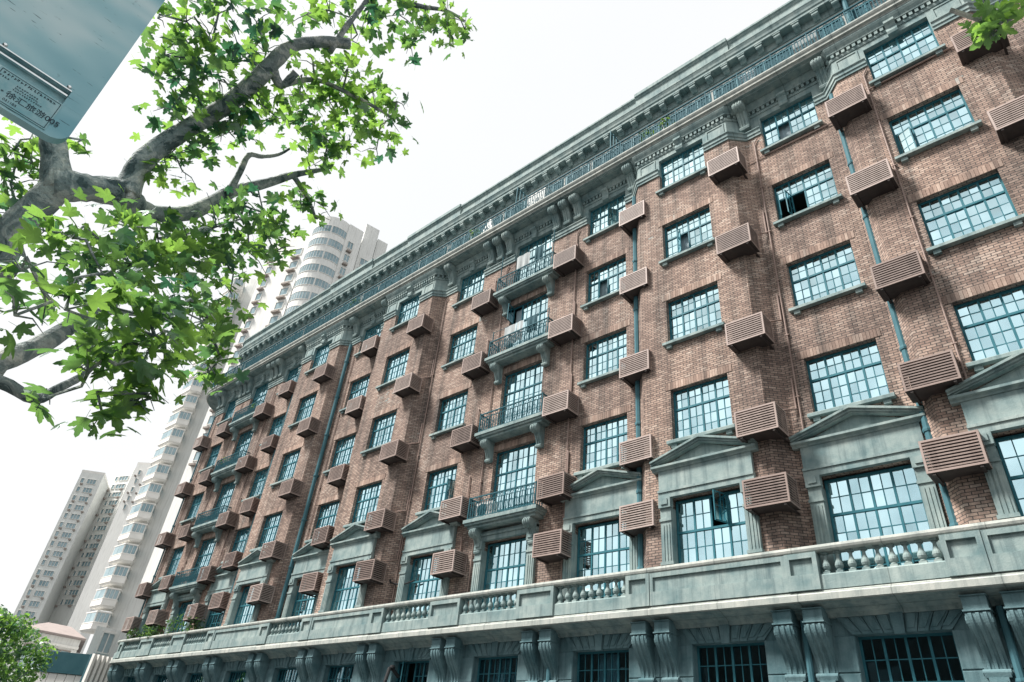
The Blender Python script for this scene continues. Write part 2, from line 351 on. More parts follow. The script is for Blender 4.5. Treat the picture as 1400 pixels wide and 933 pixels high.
# ---- windows
def win_meshes(w, h, rows_up, rows_lo, ft, cols=8, skip=(), seed=0, trans=.62):
    """frame, glazing bars, pane cells; local origin bottom centre, outward = -y"""
    rr = random.Random(seed); fr = MB(); bars = MB(); cells = []
    t = .05; fr.box(-w/2, -w/2+t, -.035, .035, 0, h); fr.box(w/2-t, w/2, -.035, .035, 0, h)
    fr.box(-w/2+t, w/2-t, -.033, .033, h-t, h); fr.box(-w/2+t, w/2-t, -.033, .033, 0, t)
    zt = h*trans; fr.box(-w/2+t, w/2-t, -.04, .03, zt-.03, zt+.03)
    L = cols//2; lw = (w-2*t)/L
    for i in range(1, L): fr.box(-w/2+t+i*lw-.026, -w/2+t+i*lw+.026, -.03, .028, t, h-t)
    for i in range(L):
        for sec, (za, zb, nr) in enumerate(((t, zt-.03, rows_lo), (zt+.03, h-t, rows_up))):
            if (i, sec) in skip: continue
            xa, xb = -w/2+t+i*lw+(.026 if i else 0), -w/2+t+(i+1)*lw-(.026 if i < L-1 else 0)
            xm = (xa+xb)/2; bars.box(xm-.011, xm+.011, -.016, .012, za, zb)
            for k in range(1, nr):
                z = za+(zb-za)*k/nr; bars.box(xa, xb, -.013, .010, z-.011, z+.011)
            for k in range(nr):
                for a, c in ((xa, xm), (xm, xb)): cells.append((a, c, za+(zb-za)*k/nr, za+(zb-za)*(k+1)/nr))
    return fr, bars, cells
def pane_box(b, a, c, z0, z1, rr, tilt=.005):
    j = [rr.uniform(-tilt, tilt) for _ in range(3)]
    def y(x, z): return j[0]+j[1]*(1 if x else -1)+j[2]*(1 if z else -1)
    v = []
    for dy in (-.003, .003):
        v += [(a, y(0,0)*.5+dy, z0), (c, y(1,0)*.5+dy, z0), (c, y(1,1)*.5+dy, z1), (a, y(0,1)*.5+dy, z1)]
    b.solid(v, [(0,1,2,3),(7,6,5,4),(0,4,5,1),(1,5,6,2),(2,6,7,3),(3,7,4,0)])
def curtain_mesh(w, h, x0, x1, z0, z1, seed):
    rr = random.Random(seed); b = MB(); n = max(3, int((x1-x0)*18)); ph = rr.uniform(0, 6)
    pts = [(x0+(x1-x0)*i/n, .15+.008*math.sin(i*1.9+ph)+.006*math.sin(i*.7)) for i in range(n+1)]
    prof = pts+[(x, y+.006) for x, y in reversed(pts)]
    for i in range(n):
        (xa,ya),(xb,yb) = pts[i], pts[i+1]
        b.solid([(xa,ya,z0),(xb,yb,z0),(xb,yb+.006,z0),(xa,ya+.006,z0),(xa,ya,z1),(xb,yb,z1),(xb,yb+.006,z1),(xa,ya+.006,z1)],
                [(0,3,2,1),(4,5,6,7),(0,1,5,4),(2,3,7,6)]+([(3,0,4,7)] if i == 0 else [])+([(1,2,6,5)] if i == n-1 else []))
    return b
PANE_WINDOWS = {('A',2),('A',3),('B',2),('B',3),('C',3),('B',4),('C',2)}
CASE = {('B',0): [(1,0,75)], ('B',1): [(0,0,70),(1,0,100)], ('C',1): [(1,0,50)], ('D',1): [(1,0,50)], ('C',4): [(2,1,70)], ('D',0): [(2,0,55)], ('F',3): [(3,0,70)],
        ('E',1): [(0,1,80)], ('A',1): [(0,0,20)]}
BRIGHT = {}
_cache = {}
SASH = {}
def casement(parent, w, h, li, sec, ang, trans, rows):
    t = .05; lw = (w-2*t)/4; zt = h*trans
    za, zb = ((t, zt-.03), (zt+.03, h-t))[sec]; nr = rows[sec]
    b = MB(); cw, ch = lw-.03, zb-za
    b.box(0, .03, -.015, .015, 0, ch); b.box(cw-.03, cw, -.015, .015, 0, ch); b.box(.03, cw-.03, -.014, .014, 0, .03); b.box(.03, cw-.03, -.014, .014, ch-.03, ch)
    b.box(cw/2-.01, cw/2+.01, -.01, .01, .03, ch-.03)
    for k in range(1, nr): b.box(.03, cw-.03, -.009, .009, ch*k/nr-.01, ch*k/nr+.01)
    left = li < 2
    o = b.build('casement', M_PAINT, parent, (-w/2+t+li*lw+.015 if left else -w/2+t+(li+1)*lw-.015, -.03, za))
    o.rotation_euler = (0, 0, R(-ang) if left else R(180+ang))
    g = MB(); g.box(.03, cw-.03, -.003, .003, .03, ch-.03)
    g2 = g.build('casement_glass', M_GLASS, parent, o.location); g2.rotation_euler = o.rotation_euler
for (c, r, x0, x1, za, zb) in OPEN:
    w_, h_ = x1-x0, zb-za; xc = (x0+x1)/2; y = wall_y(c)+.19
    if c == 'Z' and r > 4: continue
    ru, rl = (2, 3)
    if r == 4: ru, rl = (2, 4); w_ -= .06; h_ -= .05
    elif c in 'EK': ru, rl = (2, 5)
    cs = CASE.get((c, r), []); skip = tuple((a, s) for a, s, _ in cs)
    key = (round(w_,2), round(h_,2), ru, rl, skip, rnd.randrange(3) if not skip else 9)
    tr_ = .62 if r < 4 and c not in 'EK' else .66
    if key not in _cache:
        fr, bars, cells = win_meshes(w_, h_, ru, rl, .05, 8, skip, len(_cache), tr_)
        gm = MB(); rr = random.Random(len(_cache)*3+1)
        for a in cells: pane_box(gm, *a, rr, .0025)
        _cache[key] = (fr.mesh('window', M_PAINT), bars.mesh('glazing_bar', M_PAINT), gm.mesh('glazing', M_GLASS), cells)
    fm, bm_, gm, cells = _cache[key]
    W = link('window', fm, BLD, (xc, y, za))
    link('glazing_bars', bm_, W)
    if (c, r) in PANE_WINDOWS:
        rr = random.Random(hash((ord(c), r))%1000)
        for a in cells:
            pb = MB(); pane_box(pb, *a, rr, .007); link('pane', pb.mesh('pane', M_GLASS), W)
    else: link('glazing', gm, W)
    for (li, sec, ang) in cs: casement(W, w_, h_, li, sec, ang, tr_, (rl, ru))
    # curtains
    k = rnd.random(); cm = rnd.choice([0,0,0,1,1,2])
    if r == 4: k *= .9; cm = rnd.choice([0,1,1,2])
    if (c, r) in (('B',1), ('D',0), ('C',4)): k = .95
    if (c, r) in (('B',2), ('A',2)): curtain_mesh(w_, h_, -w_/2+.03, w_/2-.03, .5, h_-.05, 3).build('curtain', M_CURT[0], W); curtain_mesh(w_, h_, -w_/2+.03, w_/2-.03, .05, .49, 4).build('curtain', M_CURT[1], W)
    elif (c, r) in (('C',1), ('D',1), ('B',0), ('E',1)): curtain_mesh(w_, h_, -w_/2+.03, w_/2-.03, .05, h_-.05, int(k*99)).build('curtain', M_CURT[1], W)
    elif k < .42: curtain_mesh(w_, h_, -w_/2+.03, w_/2-.03, .05, h_-.05, int(k*99)).build('curtain', M_CURT[cm], W)
    elif k < .7:
        curtain_mesh(w_, h_, -w_/2+.03, -w_/2+w_*rnd.uniform(.25,.5), .05, h_-.05, int(k*99)).build('curtain', M_CURT[cm], W)
        curtain_mesh(w_, h_, w_/2-w_*rnd.uniform(.15,.4), w_/2-.03, .05, h_-.05, int(k*99)+5).build('curtain', M_CURT[cm], W)
    elif k < .92:
        zc = h_*rnd.uniform(.25,.65); curtain_mesh(w_, h_, -w_/2+.03, w_/2-.03, zc, h_-.05, int(k*99)).build('curtain', M_CURT[cm], W)
        if rnd.random() < .6: curtain_mesh(w_, h_, -w_/2+.03, w_/2-.03, .05, zc-.02, int(k*77)).build('curtain', M_CURT[1 if cm != 1 else 2], W)
    # sill with its two blocks, soldier course above
    if r < 4 and c not in 'EK':
        b = MB(); b.prism([(.17,-.01),(.17,-.13),(-.16,-.13),(-.16,-.045),(-.13,-.02)][::1], -w_/2-.12, w_/2+.12)
        SILL = b.build('sill', M_STONE, W, (0, -.19, -.001))
        for sx in (-1, 1):
            b = MB(); b.box(sx*(w_/2-.08)-.085, sx*(w_/2-.08)+.085, -.10, .03, -.25, -.131); b.build('sill_block', M_STONE, W, (0, -.19, 0))
    if 0 < r < 4:
        b = MB(); n = int((w_+.3)/.085); st = (w_+.3)/n
        for i in range(n):
            xa = -w_/2-.15+i*st; dy = rnd.uniform(-.004, .003)-.012
            for pts in ([(xa+.004,dy,h_+.005),(xa+st-.004,dy,h_+.005),(xa+st-.004,dy,h_+.255),(xa+.004,dy,h_+.255)],
                        [(xa+.004,.005,h_+.005),(xa+st-.004,.005,h_+.005),(xa+st-.004,dy,h_+.005),(xa+.004,dy,h_+.005)],
                        [(xa+.004,dy,h_+.005),(xa+.004,dy,h_+.255),(xa+.004,.005,h_+.255),(xa+.004,.005,h_+.005)],
                        [(xa+st-.004,dy,h_+.005),(xa+st-.004,.005,h_+.005),(xa+st-.004,.005,h_+.255),(xa+st-.004,dy,h_+.255)],
                        [(xa+.004,dy,h_+.255),(xa+st-.004,dy,h_+.255),(xa+st-.004,.005,h_+.255),(xa+.004,.005,h_+.255)]):
                u0, v0 = i*3.27+.02, i*1.0+r*.4
                b.face(pts, 0, [(i*.26*3+.13, (i*7+r)*.15+.0375)]*4)
        tag(b.build('brick_lintel', M_SOLDIER, W, (0, -.19, 0)), kind='stuff')

# ---- stone surrounds of the row above the balustrade
def surround(c):
    x = COLS[c]; y = wall_y(c); hw = 1.05
    P = empty('window_surround', (x, y, 0)); P.parent = BLD
    for s in (-1, 1):
        b = MB(); a, d = sorted((s*(hw-.02), s*(hw+.30)))
        zb_ = 6.885 if c in BAY else 6.0
        b.box(a, d, -.11, .2, zb_, 8.42); b.box(a-.03, d+.03, -.14, .0, zb_, zb_+.08); b.box(a-.02, d+.02, -.14, .0, 8.05, 8.12)
        for k in range(3): b.box(a+.05+k*.085, a+.10+k*.085, -.128, -.1, 6.97, 7.95)
        b.box(a-.02, d+.02, -.17, .0, 8.42, 8.70); b.box(a+.06, d-.06, -.20, .0, 8.5, 8.66)
        b.build('pilaster', M_STONE, P)
    if c in 'EK':
        b = MB(); b.box(-hw-.34, hw+.34, -.13, .2, 8.701, 9.02); b.box(-hw-.34, hw+.34, -.17, .0, 8.86, 8.94); b.build('lintel', M_STONE, P); return
    b = MB(); b.box(-hw-.34, hw+.34, -.13, .2, 8.701, 8.86); b.box(-hw-.34, hw+.34, -.16, 0, 8.861, 8.93); b.box(-hw-.32, hw+.32, -.115, .0, 8.931, 9.5)
    b.build('frieze', M_STONE, P)
    b = MB(); W2 = 1.55
    b.prism([(0,9.501),(-.14,9.501),(-.16,9.55),(-.235,9.58),(-.235,9.64),(0,9.64)], -W2, W2)
    apex, base = 10.2, 9.641; sl = math.atan2(apex-base-.1, W2); 
    for s in (-1, 1):       # raking cornice
        for (dy, lo, hi) in ((-.28, .10, .16), (-.225, .04, .10), (-.18, .0, .04)):
            v = [(s*W2, base+lo*0.9), (0, base+(W2*math.tan(sl))+lo*1.05), (0, base+(W2*math.tan(sl))+hi*1.05), (s*W2, base+hi*.9)]
            v = [(px, max(pz, base)) for px, pz in v]
            if s > 0: v = v[::-1]
            b.prism(v, dy, 0.0+.002*s, axis='y')
    b.prism([(-W2+.2, base), (W2-.2, base), (0, base+W2*math.tan(sl))], -.025, .003, axis='y')
    b.build('pediment', M_STONE, P)
for c in COLS:
    surround(c)

# ---- consoles (scroll brackets)
def console_mesh(name, w, h, d, m, flute=True, cap=.0, volute=False):
    """scroll bracket, local: top at z=0, back at y=0, out = -y, centred in x"""
    prof = []
    n = 22
    for i in range(n+1):
        t = i/n; z = -h*t
        o = d*(.50+.50*math.cos(min(1, t*1.18)*math.pi))**1.0*.86+d*.14
        o += .05*d*math.sin(t*math.pi*2)
        prof.append((-o, z))
    if volute:
        rv = .30*d; cy, cz = -.70*d, -rv*1.02
        prof = [(cy+rv*math.cos(R(a)), cz+rv*math.sin(R(a))) for a in range(90, 291, 20)]
        prof += [(-.50*d,-.42*h), (-.42*d,-.52*h), (-.34*d,-.64*h), (-.27*d,-.76*h), (-.22*d,-.88*h)]
        prof = [(-.70*d+.001, 0)] + prof + [(0,0),(0,0)]
    else: prof[0] = (-d*.92, 0)
    if not volute: prof.insert(1, (-d, -h*.03))
    foot = [(-d*.34, -h*.93), (-d*.30, -h*1.0)]
    prof = prof[:-2]+foot+[(0, -h*1.0), (0, 0)]
    b = MB(); b.prism(prof, -w/2, w/2)
    fl = prof[1:-4]
    if flute:
        for k in (-1, 0, 1):
            rib = [(y-.022, z) for y, z in fl]+[(y+.01, z) for y, z in reversed(fl)]
            xc = k*w*.30
            for i in range(len(fl)-1):
                (y0,z0),(y1,z1) = fl[i], fl[i+1]
                b.solid([(xc-w*.10,y0+.005,z0),(xc+w*.10,y0+.005,z0),(xc+w*.10,y1+.005,z1),(xc-w*.10,y1+.005,z1),(xc-w*.06,y0-.025,z0),(xc+w*.06,y0-.025,z0),(xc+w*.06,y1-.025,z1),(xc-w*.06,y1-.025,z1)],
                        [(4,7,6,5),(0,4,5,1)if i==0 else (0,3,7,4),(1,5,6,2),(3,2,6,7) if i==len(fl)-2 else (0,3,7,4)])
    # volutes on both cheeks
    def disc(y, z, r, n=12):
        b.prism([(y+r*math.cos(2*math.pi*i/n), z+r*math.sin(2*math.pi*i/n)) for i in range(n)], -w/2-.018, w/2+.018)
        b.prism([(y+r*.4*math.cos(2*math.pi*i/n), z+r*.4*math.sin(2*math.pi*i/n)) for i in range(n)], -w/2-.03, w/2+.03)
    disc(-d*.70, -.306*d, d*.28) if volute else disc(-d*.74, -h*.14, d*.24); disc(-d*.2, -h*.92, d*.13)
    if cap: b.box(-w/2-.03, w/2+.03, -d-.03, 0, -cap*.25, 0.0)
    return b.mesh(name, m)
# upper consoles under the terrace
cm_up = console_mesh('terrace_bracket', .34, 1.12, .66, M_STONE, volute=True)
ux = []
for c in 'BH': ux += [COLS[c]-1.42, COLS[c]+1.42]
for a in (COLS['D'],): ux += [a+1.35]
for a in (COLS['F'],): ux += [a-1.35]
for m in (-13.5, -17.42): ux += [m-.58, m, m+.58]
ux += [COLS['J']+1.3]
for m in (-36.85, -40.75): ux += [m-.55, m, m+.55]
ux += [-43.75, -44.3]
for x in ux: link('terrace_bracket', cm_up, BLD, (x, 0, 23.13))
# ground floor bracket pairs
b = MB()
gb = console_mesh('balcony_bracket', .42, 1.1, .46, M_STONE_B)
xs = list('ZABCDEFGHIJKL'); mids = [(COLS[a]+COLS[c])/2 for a, c in zip(xs[:-1], xs[1:])] + [-44.35]
bk = MB(); bk.box(-.21, .21, -.46, 0, -.27, 0); bk.box(-.235, .235, -.49, 0, -.30, -.27); bk.box(-.23,.23,-.5,0,-.02,.0); bkm = bk.mesh('bracket_block', M_STONE_B)
ft = MB(); ft.box(-.16, .16, -.16, 0, -.34, 0); ft.box(-.13,.13,-.19,-.16,-.28,-.06); ftm = ft.mesh('bracket_pendant', M_STONE_B)
for m in mids:
    for s in (-1, 1):
        B_ = link('balcony_bracket', gb, BLD, (m+s*.34, 0, 5.27))
        link('bracket_block', bkm, B_, (0, 0, .30)); link('bracket_pendant', ftm, B_, (0, 0, -1.1))

# ---- rusticated ground floor: stone blocks and voussoirs as pieces
def ground_front():
    cs = list('ABCDEFGHIJKL')
    for i, c in enumerate(cs):
        x = COLS[c]
        right_mid = (COLS[xs[xs.index(c)-1]]+x)/2; left_mid = (x+COLS[xs[xs.index(c)+1]])/2 if c != 'L' else -44.2
        for (a, d) in ((x+.925, right_mid-.006), (left_mid+.006, x-.925)):
            for z0, z1 in ((4.33, 5.05), (3.6, 4.318), (2.87, 3.588), (2.14, 2.858), (1.41, 2.128)):
                b = MB(); e = .018; oy = -.03-rnd.uniform(0, .006)
                b.solid([(a,.01,z0),(d,.01,z0),(d,.01,z1),(a,.01,z1),(a,oy+e,z0),(d,oy+e,z0),(d,oy+e,z1),(a,oy+e,z1),(a+e,oy,z0+e),(d-e,oy,z0+e),(d-e,oy,z1-e),(a+e,oy,z1-e)],
                        [(8,9,10,11),(4,5,9,8),(5,6,10,9),(6,7,11,10),(7,4,8,11),(0,1,5,4),(1,2,6,5),(2,3,7,6),(3,0,4,7)])
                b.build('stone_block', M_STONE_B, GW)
        nv = 9; wb, wt = 1.9/nv, 2.75/nv
        for k in range(nv):
            t = k-nv/2; key = k == nv//2
            x0b, x1b, x0t, x1t = x+t*wb+.008, x+(t+1)*wb-.008, x+t*wt+.012, x+(t+1)*wt-.012
            oy = -.11 if key else -.045-rnd.uniform(0, .004); z0, z1 = (5.02 if key else 5.062), 5.56
            b = MB(); b.prism([(x0b,z0),(x1b,z0),(x1t,z1),(x0t,z1)], oy, .01, axis='y')
            if not key: b.prism([(x0b+.035,z0+.07),(x1b-.035,z0+.07),(x1t-.045,z1-.05),(x0t+.045,z1-.05)], oy-.02, oy+.004, axis='y')
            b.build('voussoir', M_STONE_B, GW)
        # window
        fr, bars, cells = win_meshes(1.84, 2.06, 2, 3, .05, 8, ((1,1),) if c == 'F' else (), 3, .56)
        W = fr.build('window', M_PAINT, BLD, (x, .24, 3.0)); bars.build('glazing_bars', M_PAINT, W)
        gm = MB(); rr = random.Random(i)
        for q in cells: pane_box(gm, *q, rr)
        gm.build('glazing', M_GLASS_D, W)
        if c == 'F': casement(W, 1.84, 2.06, 1, 1, 65, .56, (3,2))
        if c in 'DE' : curtain_mesh(1.8, 2, -.3, .35, .05, 2.0, i).build('curtain', M_CURT[1], W)
        if c in 'GHI': curtain_mesh(1.8, 2, -.85, .6, .05, 2.0, i).build('curtain', M_CURT[2], W)
        s = MB(); s.box(-1.0, 1.0, -.36, .0, -.14, -.002); s.build('sill', M_STONE_B, W)
ground_front()

# ---- balcony slab with lip, balustrade
b = MB(); b.sweep([(0,5.57),(.30,5.57),(.40,5.60),(.46,5.64),(.56,5.655),(.56,5.90),(0,5.90)], FLAT)
b.sweep([(0,5.42),(.10,5.42),(.14,5.50),(.26,5.566),(0,5.566)], FLAT)
SLAB = b.build('balcony_slab', M_STONE_J, BLD)
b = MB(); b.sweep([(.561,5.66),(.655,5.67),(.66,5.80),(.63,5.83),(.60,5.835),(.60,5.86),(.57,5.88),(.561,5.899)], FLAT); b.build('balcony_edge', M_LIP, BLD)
b = MB(); b.sweep([(.33,5.901),(.585,5.901),(.585,6.20),(.56,6.23),(.35,6.23),(.33,6.20)], off_path(FLAT, 0))
BAL = b.build('balustrade', M_STONE_J, BLD)
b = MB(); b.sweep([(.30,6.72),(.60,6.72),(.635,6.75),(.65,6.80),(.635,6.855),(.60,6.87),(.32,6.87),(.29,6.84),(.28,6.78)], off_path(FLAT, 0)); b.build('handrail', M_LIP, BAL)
lat = MB(); lat.box(-.075,.075,-.075,.075,0,.05)
lat.lathe([(.062,.05),(.07,.07),(.05,.09),(.075,.12),(.092,.165),(.085,.215),(.06,.27),(.042,.33),(.036,.385),(.04,.41),(.058,.425),(.04,.44)], (0,0,0), 12)
lat.box(-.066,.066,-.066,.066,.44,.49)
latm = lat.mesh('baluster', M_STONE, False)
solid_x = []
pan = {}
for c in 'BDEFHJKL': pan[c] = (COLS[c]-1.24, COLS[c]+1.24)
for c in 'BDEFHJKL':
    a, d = pan[c]; n = 9
    if c in 'JKL': a, d = a+.1, d-.1
    pan[c] = (a, d)
    for k in range(n): link('baluster', latm, BAL, (a+(k+.5)*(d-a)/n, -.46, 6.23))
seq = ['B','D','E','F','H','J','K','L']
gaps = [(pan['B'][1], 6.9)] + [(pan[seq[i+1]][1], pan[seq[i]][0]) for i in range(7)] + [(-44.3, pan['L'][0])]
for (a, d) in gaps:
    b = MB(); wd = d-a; o = -.585; 
    parts = [(a, d)] if wd < 2 else [(a, a+.72), (a+.722, d-.722), (d-.72, d)]
    for i, (p, q) in enumerate(parts):
        y0 = o - (.05 if (len(parts) == 3 and i != 1) or len(parts) == 1 else .03)
        b.box(p, q, o+.02, -.34, 6.231, 6.719)
        m_ = .10
        b.box(p, p+m_, y0, o+.02, 5.902, 6.719); b.box(q-m_, q, y0, o+.02, 5.902, 6.719); b.box(p+m_, q-m_, y0, o+.02, 6.60, 6.719); b.box(p+m_, q-m_, y0, o+.02, 5.902, 6.24)
    b.build('balustrade_panel', M_STONE, BAL)

# ---- entablature below the terrace
b = MB(); 
def subpaths(cut):
    """split the facade path at the window openings of the top storey"""
    res = []; cur = []
    for i in range(len(PATH)-1):
        p, q = PATH[i], PATH[i+1]
        if not cur: cur = [p]
        if abs(p[1]-q[1]) < 1e-6:
            for (x0, x1) in sorted(cut.get(round(p[1],2), [])):
                if p[0] < x0 and x1 < q[0]:
                    cur.append((x0, p[1])); res.append(cur); cur = [(x1, p[1])]
        cur.append(q)
    res.append(cur); return res
cut = {}
for c, x in COLS.items(): cut.setdefault(round(wall_y(c),2), []).append((x-WW[c]/2-.02, x+WW[c]/2+.02))
for sp in subpaths(cut): b.sweep([(-.02,21.55),(.05,21.55),(.05,21.66),(.085,21.67),(.085,21.80),(.13,21.84),(.13,21.88),(-.02,21.9)], sp)
b.sweep([(-.02,22.60),(.03,22.60),(.05,22.66),(.05,22.70),(-.02,22.70)], PATH)
b.sweep([(-.02,22.86),(.12,22.86),(.13,22.92),(.20,23.02),(.24,23.10),(.24,23.14),(-.02,23.14)], PATH)
b.build('entablature', M_STONE_J, BLD)
# sunk panels in the frieze and key blocks over the windows
for c, x in COLS.items():
    y = wall_y(c)
    k = MB(); k.prism([(0,0),(-.10,0),(-.13,.1),(-.10,.25),(-.16,.36),(-.24,.42),(-.24,.52),(-.16,.56),(0,.56)], -.15, .15)
    link('keystone', k.mesh('keystone', M_STONE), BLD, (x, y, 22.36))
    if c in BAY:
        for s in (-1, 1):
            f = MB(); a, d = sorted((x+s*1.08, x+s*1.78))
            f.box(a, d, y-.025, y, 22.0, 22.05); f.box(a, d, y-.025, y, 22.48, 22.53); f.box(a, a+.05, y-.025, y, 22.051, 22.479); f.box(d-.05, d, y-.025, y, 22.051, 22.479)
            f.build('frieze_panel', M_STONE, BLD)
# dentils follow the facade
b = MB()
for i in range(9, len(PATH)-1):
    p, q = Vector(PATH[i]), Vector(PATH[i+1]); L = (q-p).length; d = (q-p)/L; n = int(L/.17)
    ang = math.atan2(d.y, d.x)
    for k in range(n):
        c_ = p+d*((k+.5)*L/n); X = Matrix.Translation((c_.x, c_.y, 22.70)) @ Matrix.Rotation(ang, 4, 'Z')
        b.box(-.05, .05, -.10, .01, 0, .155, 0, X)
tag(b.build('dentils', M_STONE, BLD), kind='stuff')

RT = 2.35; XT = -44.9       # the terrace swings round the corner in a wide bow
TER = [(XT-RT, 15.0)] + arc(XT, RT, RT, 180, 270, 14) + [(7.0, 0)]
# ---- terrace slab, railing, attic, crowning cornice
b = MB(); b.sweep([(-2.0,23.141),(.56,23.141),(.58,23.17),(.69,23.18),(.69,23.528),(-2.0,23.528)], TER)
b.build('terrace_slab', M_STONE_J, BLD)
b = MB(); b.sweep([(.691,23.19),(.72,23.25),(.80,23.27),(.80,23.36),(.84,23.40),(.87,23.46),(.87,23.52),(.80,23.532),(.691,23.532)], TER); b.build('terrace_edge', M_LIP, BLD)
# iron railing in panels
def rail_panel(L):
    b = MB(); b.box(0, L, -.03, .03, .85, .90); b.box(0, L, -.012, .012, .08, .11); b.box(0, L, -.012, .012, .70, .72); b.box(-.02, .02, -.02, .02, 0, .95)
    n = int(L/.10)
    for k in range(1, n): b.box(k*L/n-.014, k*L/n+.014, -.012, .012, .11, .70)
    for k in range(int(L/.22)):
        x = (k+.5)*L/int(L/.22)
        b.tube([(x+.055*math.cos(a*math.pi/4), 0, .79+.055*math.sin(a*math.pi/4)) for a in range(9)], .013, 4, cap=False)
        b.tube([(x+.07*math.cos(a*math.pi/4), 0, .30+.12*math.sin(a*math.pi/4)) for a in range(9)], .014, 4, cap=False)
    return b.mesh('railing', M_IRON)
RL = 1.28; rp = rail_panel(RL); x = XT
while x < 6.0:
    link('railing', rp, BLD, (x, -.76, 23.53)); x += RL
ap = arc(XT, RT, RT+.76, 180, 270, 6); rq = rail_panel((Vector(ap[1])-Vector(ap[0])).length)
for i in range(6):
    d = Vector(ap[i+1])-Vector(ap[i]); o = link('railing', rq, BLD, (ap[i][0], ap[i][1], 23.53)); o.rotation_euler = (0,0,math.atan2(d.y, d.x))
# attic wall, set back behind the terrace
AY = .42
AT = [(XL-RA+AY, 15.0)] + arc(XL, RA, RA-AY, 180, 270, 8) + [(7.0, AY)]
b = MB()
for i in range(len(AT)-1):
    p, q = AT[i], AT[i+1]; b.face([(p[0],p[1],23.5),(q[0],q[1],23.5),(q[0],q[1],27.2),(p[0],p[1],27.2)])
b.build('attic_wall', M_STUCCO, BLD)
b = MB(); b.sweep([(-.3,26.30),(.05,26.30),(.07,26.36),(.075,26.66),(.37,26.665),(.39,26.69),(.39,26.82),(.43,26.86),(.45,26.96),(.50,27.08),(.52,27.11),(.52,27.17),(.42,27.18),(.38,27.22),(.38,27.32),(.34,27.34),(.34,27.74),(.38,27.78),(.40,27.84),(.46,27.88),(.46,27.98),(.40,28.02),(-.3,28.02)], AT)
b.build('cornice', M_STONE_J, BLD)
for c in 'IGCA':        # the parapet steps forward over each bay
    x = COLS[c]; f = MB(); f.sweep([(.30,27.345),(.40,27.345),(.40,27.745),(.44,27.785),(.46,27.85),(.52,27.885),(.52,28.08),(.44,28.12),(.30,28.12)], [(x-2.2, AY), (x+2.2, AY)]); f.build('parapet_step', M_STONE, BLD)
mo = MB(); mo.prism([(0,-.16),(-.07,-.16),(-.15,-.08),(-.24,-.06),(-.27,-.01),(-.27,.11),(0,.11)], -.12, .12); mo.box(-.15,.15,-.30,0,.1105,.16)
mom = mo.mesh('modillion', M_STONE); x = XL+.2
while x < 6.5:
    link('modillion', mom, BLD, (x, AY-.075, 26.502)); x += .72
for i in range(3):
    a = R(188+i*27); o = link('modillion', mom, BLD, (XL+(RA-AY+.075)*math.cos(a), RA+(RA-AY+.075)*math.sin(a), 26.502)); o.rotation_euler = (0,0,a+math.pi/2)
b = MB(); b.face([(p[0],p[1],27.9) for p in AT]+[(7.0,15.0,27.9)]); b.build('roof', M_STUCCO, BLD)

for c, x in COLS.items():       # attic doors and windows behind the railing
    for dx, w_ in ((0, 2.0), (-1.93, 1.2)):
        if x+dx-w_/2 < XL+.1: continue
        f = MB(); t = .07; h_ = 2.25
        f.box(-w_/2-t, -w_/2, -.05, .02, 0, h_+t); f.box(w_/2, w_/2+t, -.05, .02, 0, h_+t); f.box(-w_/2, w_/2, -.05, .02, h_, h_+t); f.box(-w_/2, w_/2, -.045, .02, h_*.68, h_*.68+.06)
        for k in range(1, 4): f.box(-w_/2+w_*k/4-.02, -w_/2+w_*k/4+.02, -.04, .02, 0, h_)
        W = f.build('attic_window', M_PAINT, BLD, (x+dx, AY-.002, 23.56))
        g = MB(); g.box(-w_/2+.001, w_/2-.001, -.02, .01, .001, h_-.001); g.build('glazing', M_AGLASS, W)
# ---- small balconies of the two balcony columns
def console_small(): return console_mesh('balcony_console', .26, .80, .52, M_STONE, True, volute=True)
csm = console_small()
sl = MB()
SLW, SLD = 1.68, .56
for (o, z0, z1) in ((.0,-.12,0), (-.05,-.20,-.12), (-.13,-.30,-.20)): sl.box(-SLW-o, SLW+o, -SLD-o, 0, z0+(.0005 if z1 else 0), z1)
slm = sl.mesh('balcony', M_STONE)
def balcony_rail():
    b = MB(); hw, d, h = 1.55, .47, .82
    segs = [((-hw,0),(-hw,-d)), ((-hw,-d),(hw,-d)), ((hw,-d),(hw,0))]
    for (p, q) in segs:
        P, Q = Vector((*p,0)), Vector((*q,0)); D_ = Q-P; L = D_.length; X = Matrix.Translation(P) @ Matrix.Rotation(math.atan2(D_.y, D_.x), 4, 'Z')
        b.box(-.018, L+.018, -.02, .02, h-.04, h, 0, X); b.box(0, L, -.011, .011, .06, .085, 0, X); b.box(0, L, -.011, .011, h-.2, h-.18, 0, X); b.box(-.02, .02, -.02, .02, 0, h+.03, 0, X)
        n = max(3, int(L/.115))
        for k in range(1, n): b.box(k*L/n-.012, k*L/n+.012, -.012, .012, .085, h-.2, 0, X)
        m_ = max(2, int(L/.23))
        for k in range(m_):
            x = (k+.5)*L/m_
            b.tube([X @ Vector((x+.06*math.cos(a*math.pi/4), 0, h-.11+.055*math.sin(a*math.pi/4))) for a in range(9)], .011, 4, cap=False)
            b.tube([X @ Vector((x+.075*math.cos(a*math.pi/4), 0, .32+.17*math.sin(a*math.pi/4))) for a in range(9)], .011, 4, cap=False)
    return b.mesh('balcony_railing', M_IRON)
brm = balcony_rail()
FLOOR = [19.55, 16.15, 12.75, 9.35]
for c in 'EK':
    for r in range(4):
        B_ = link('balcony', slm, BLD, (COLS[c], 0, FLOOR[r]+.05))
        link('balcony_railing', brm, B_)
        for s in (-1, 1): link('balcony_console', csm, B_, (s*1.23, 0, -.30))

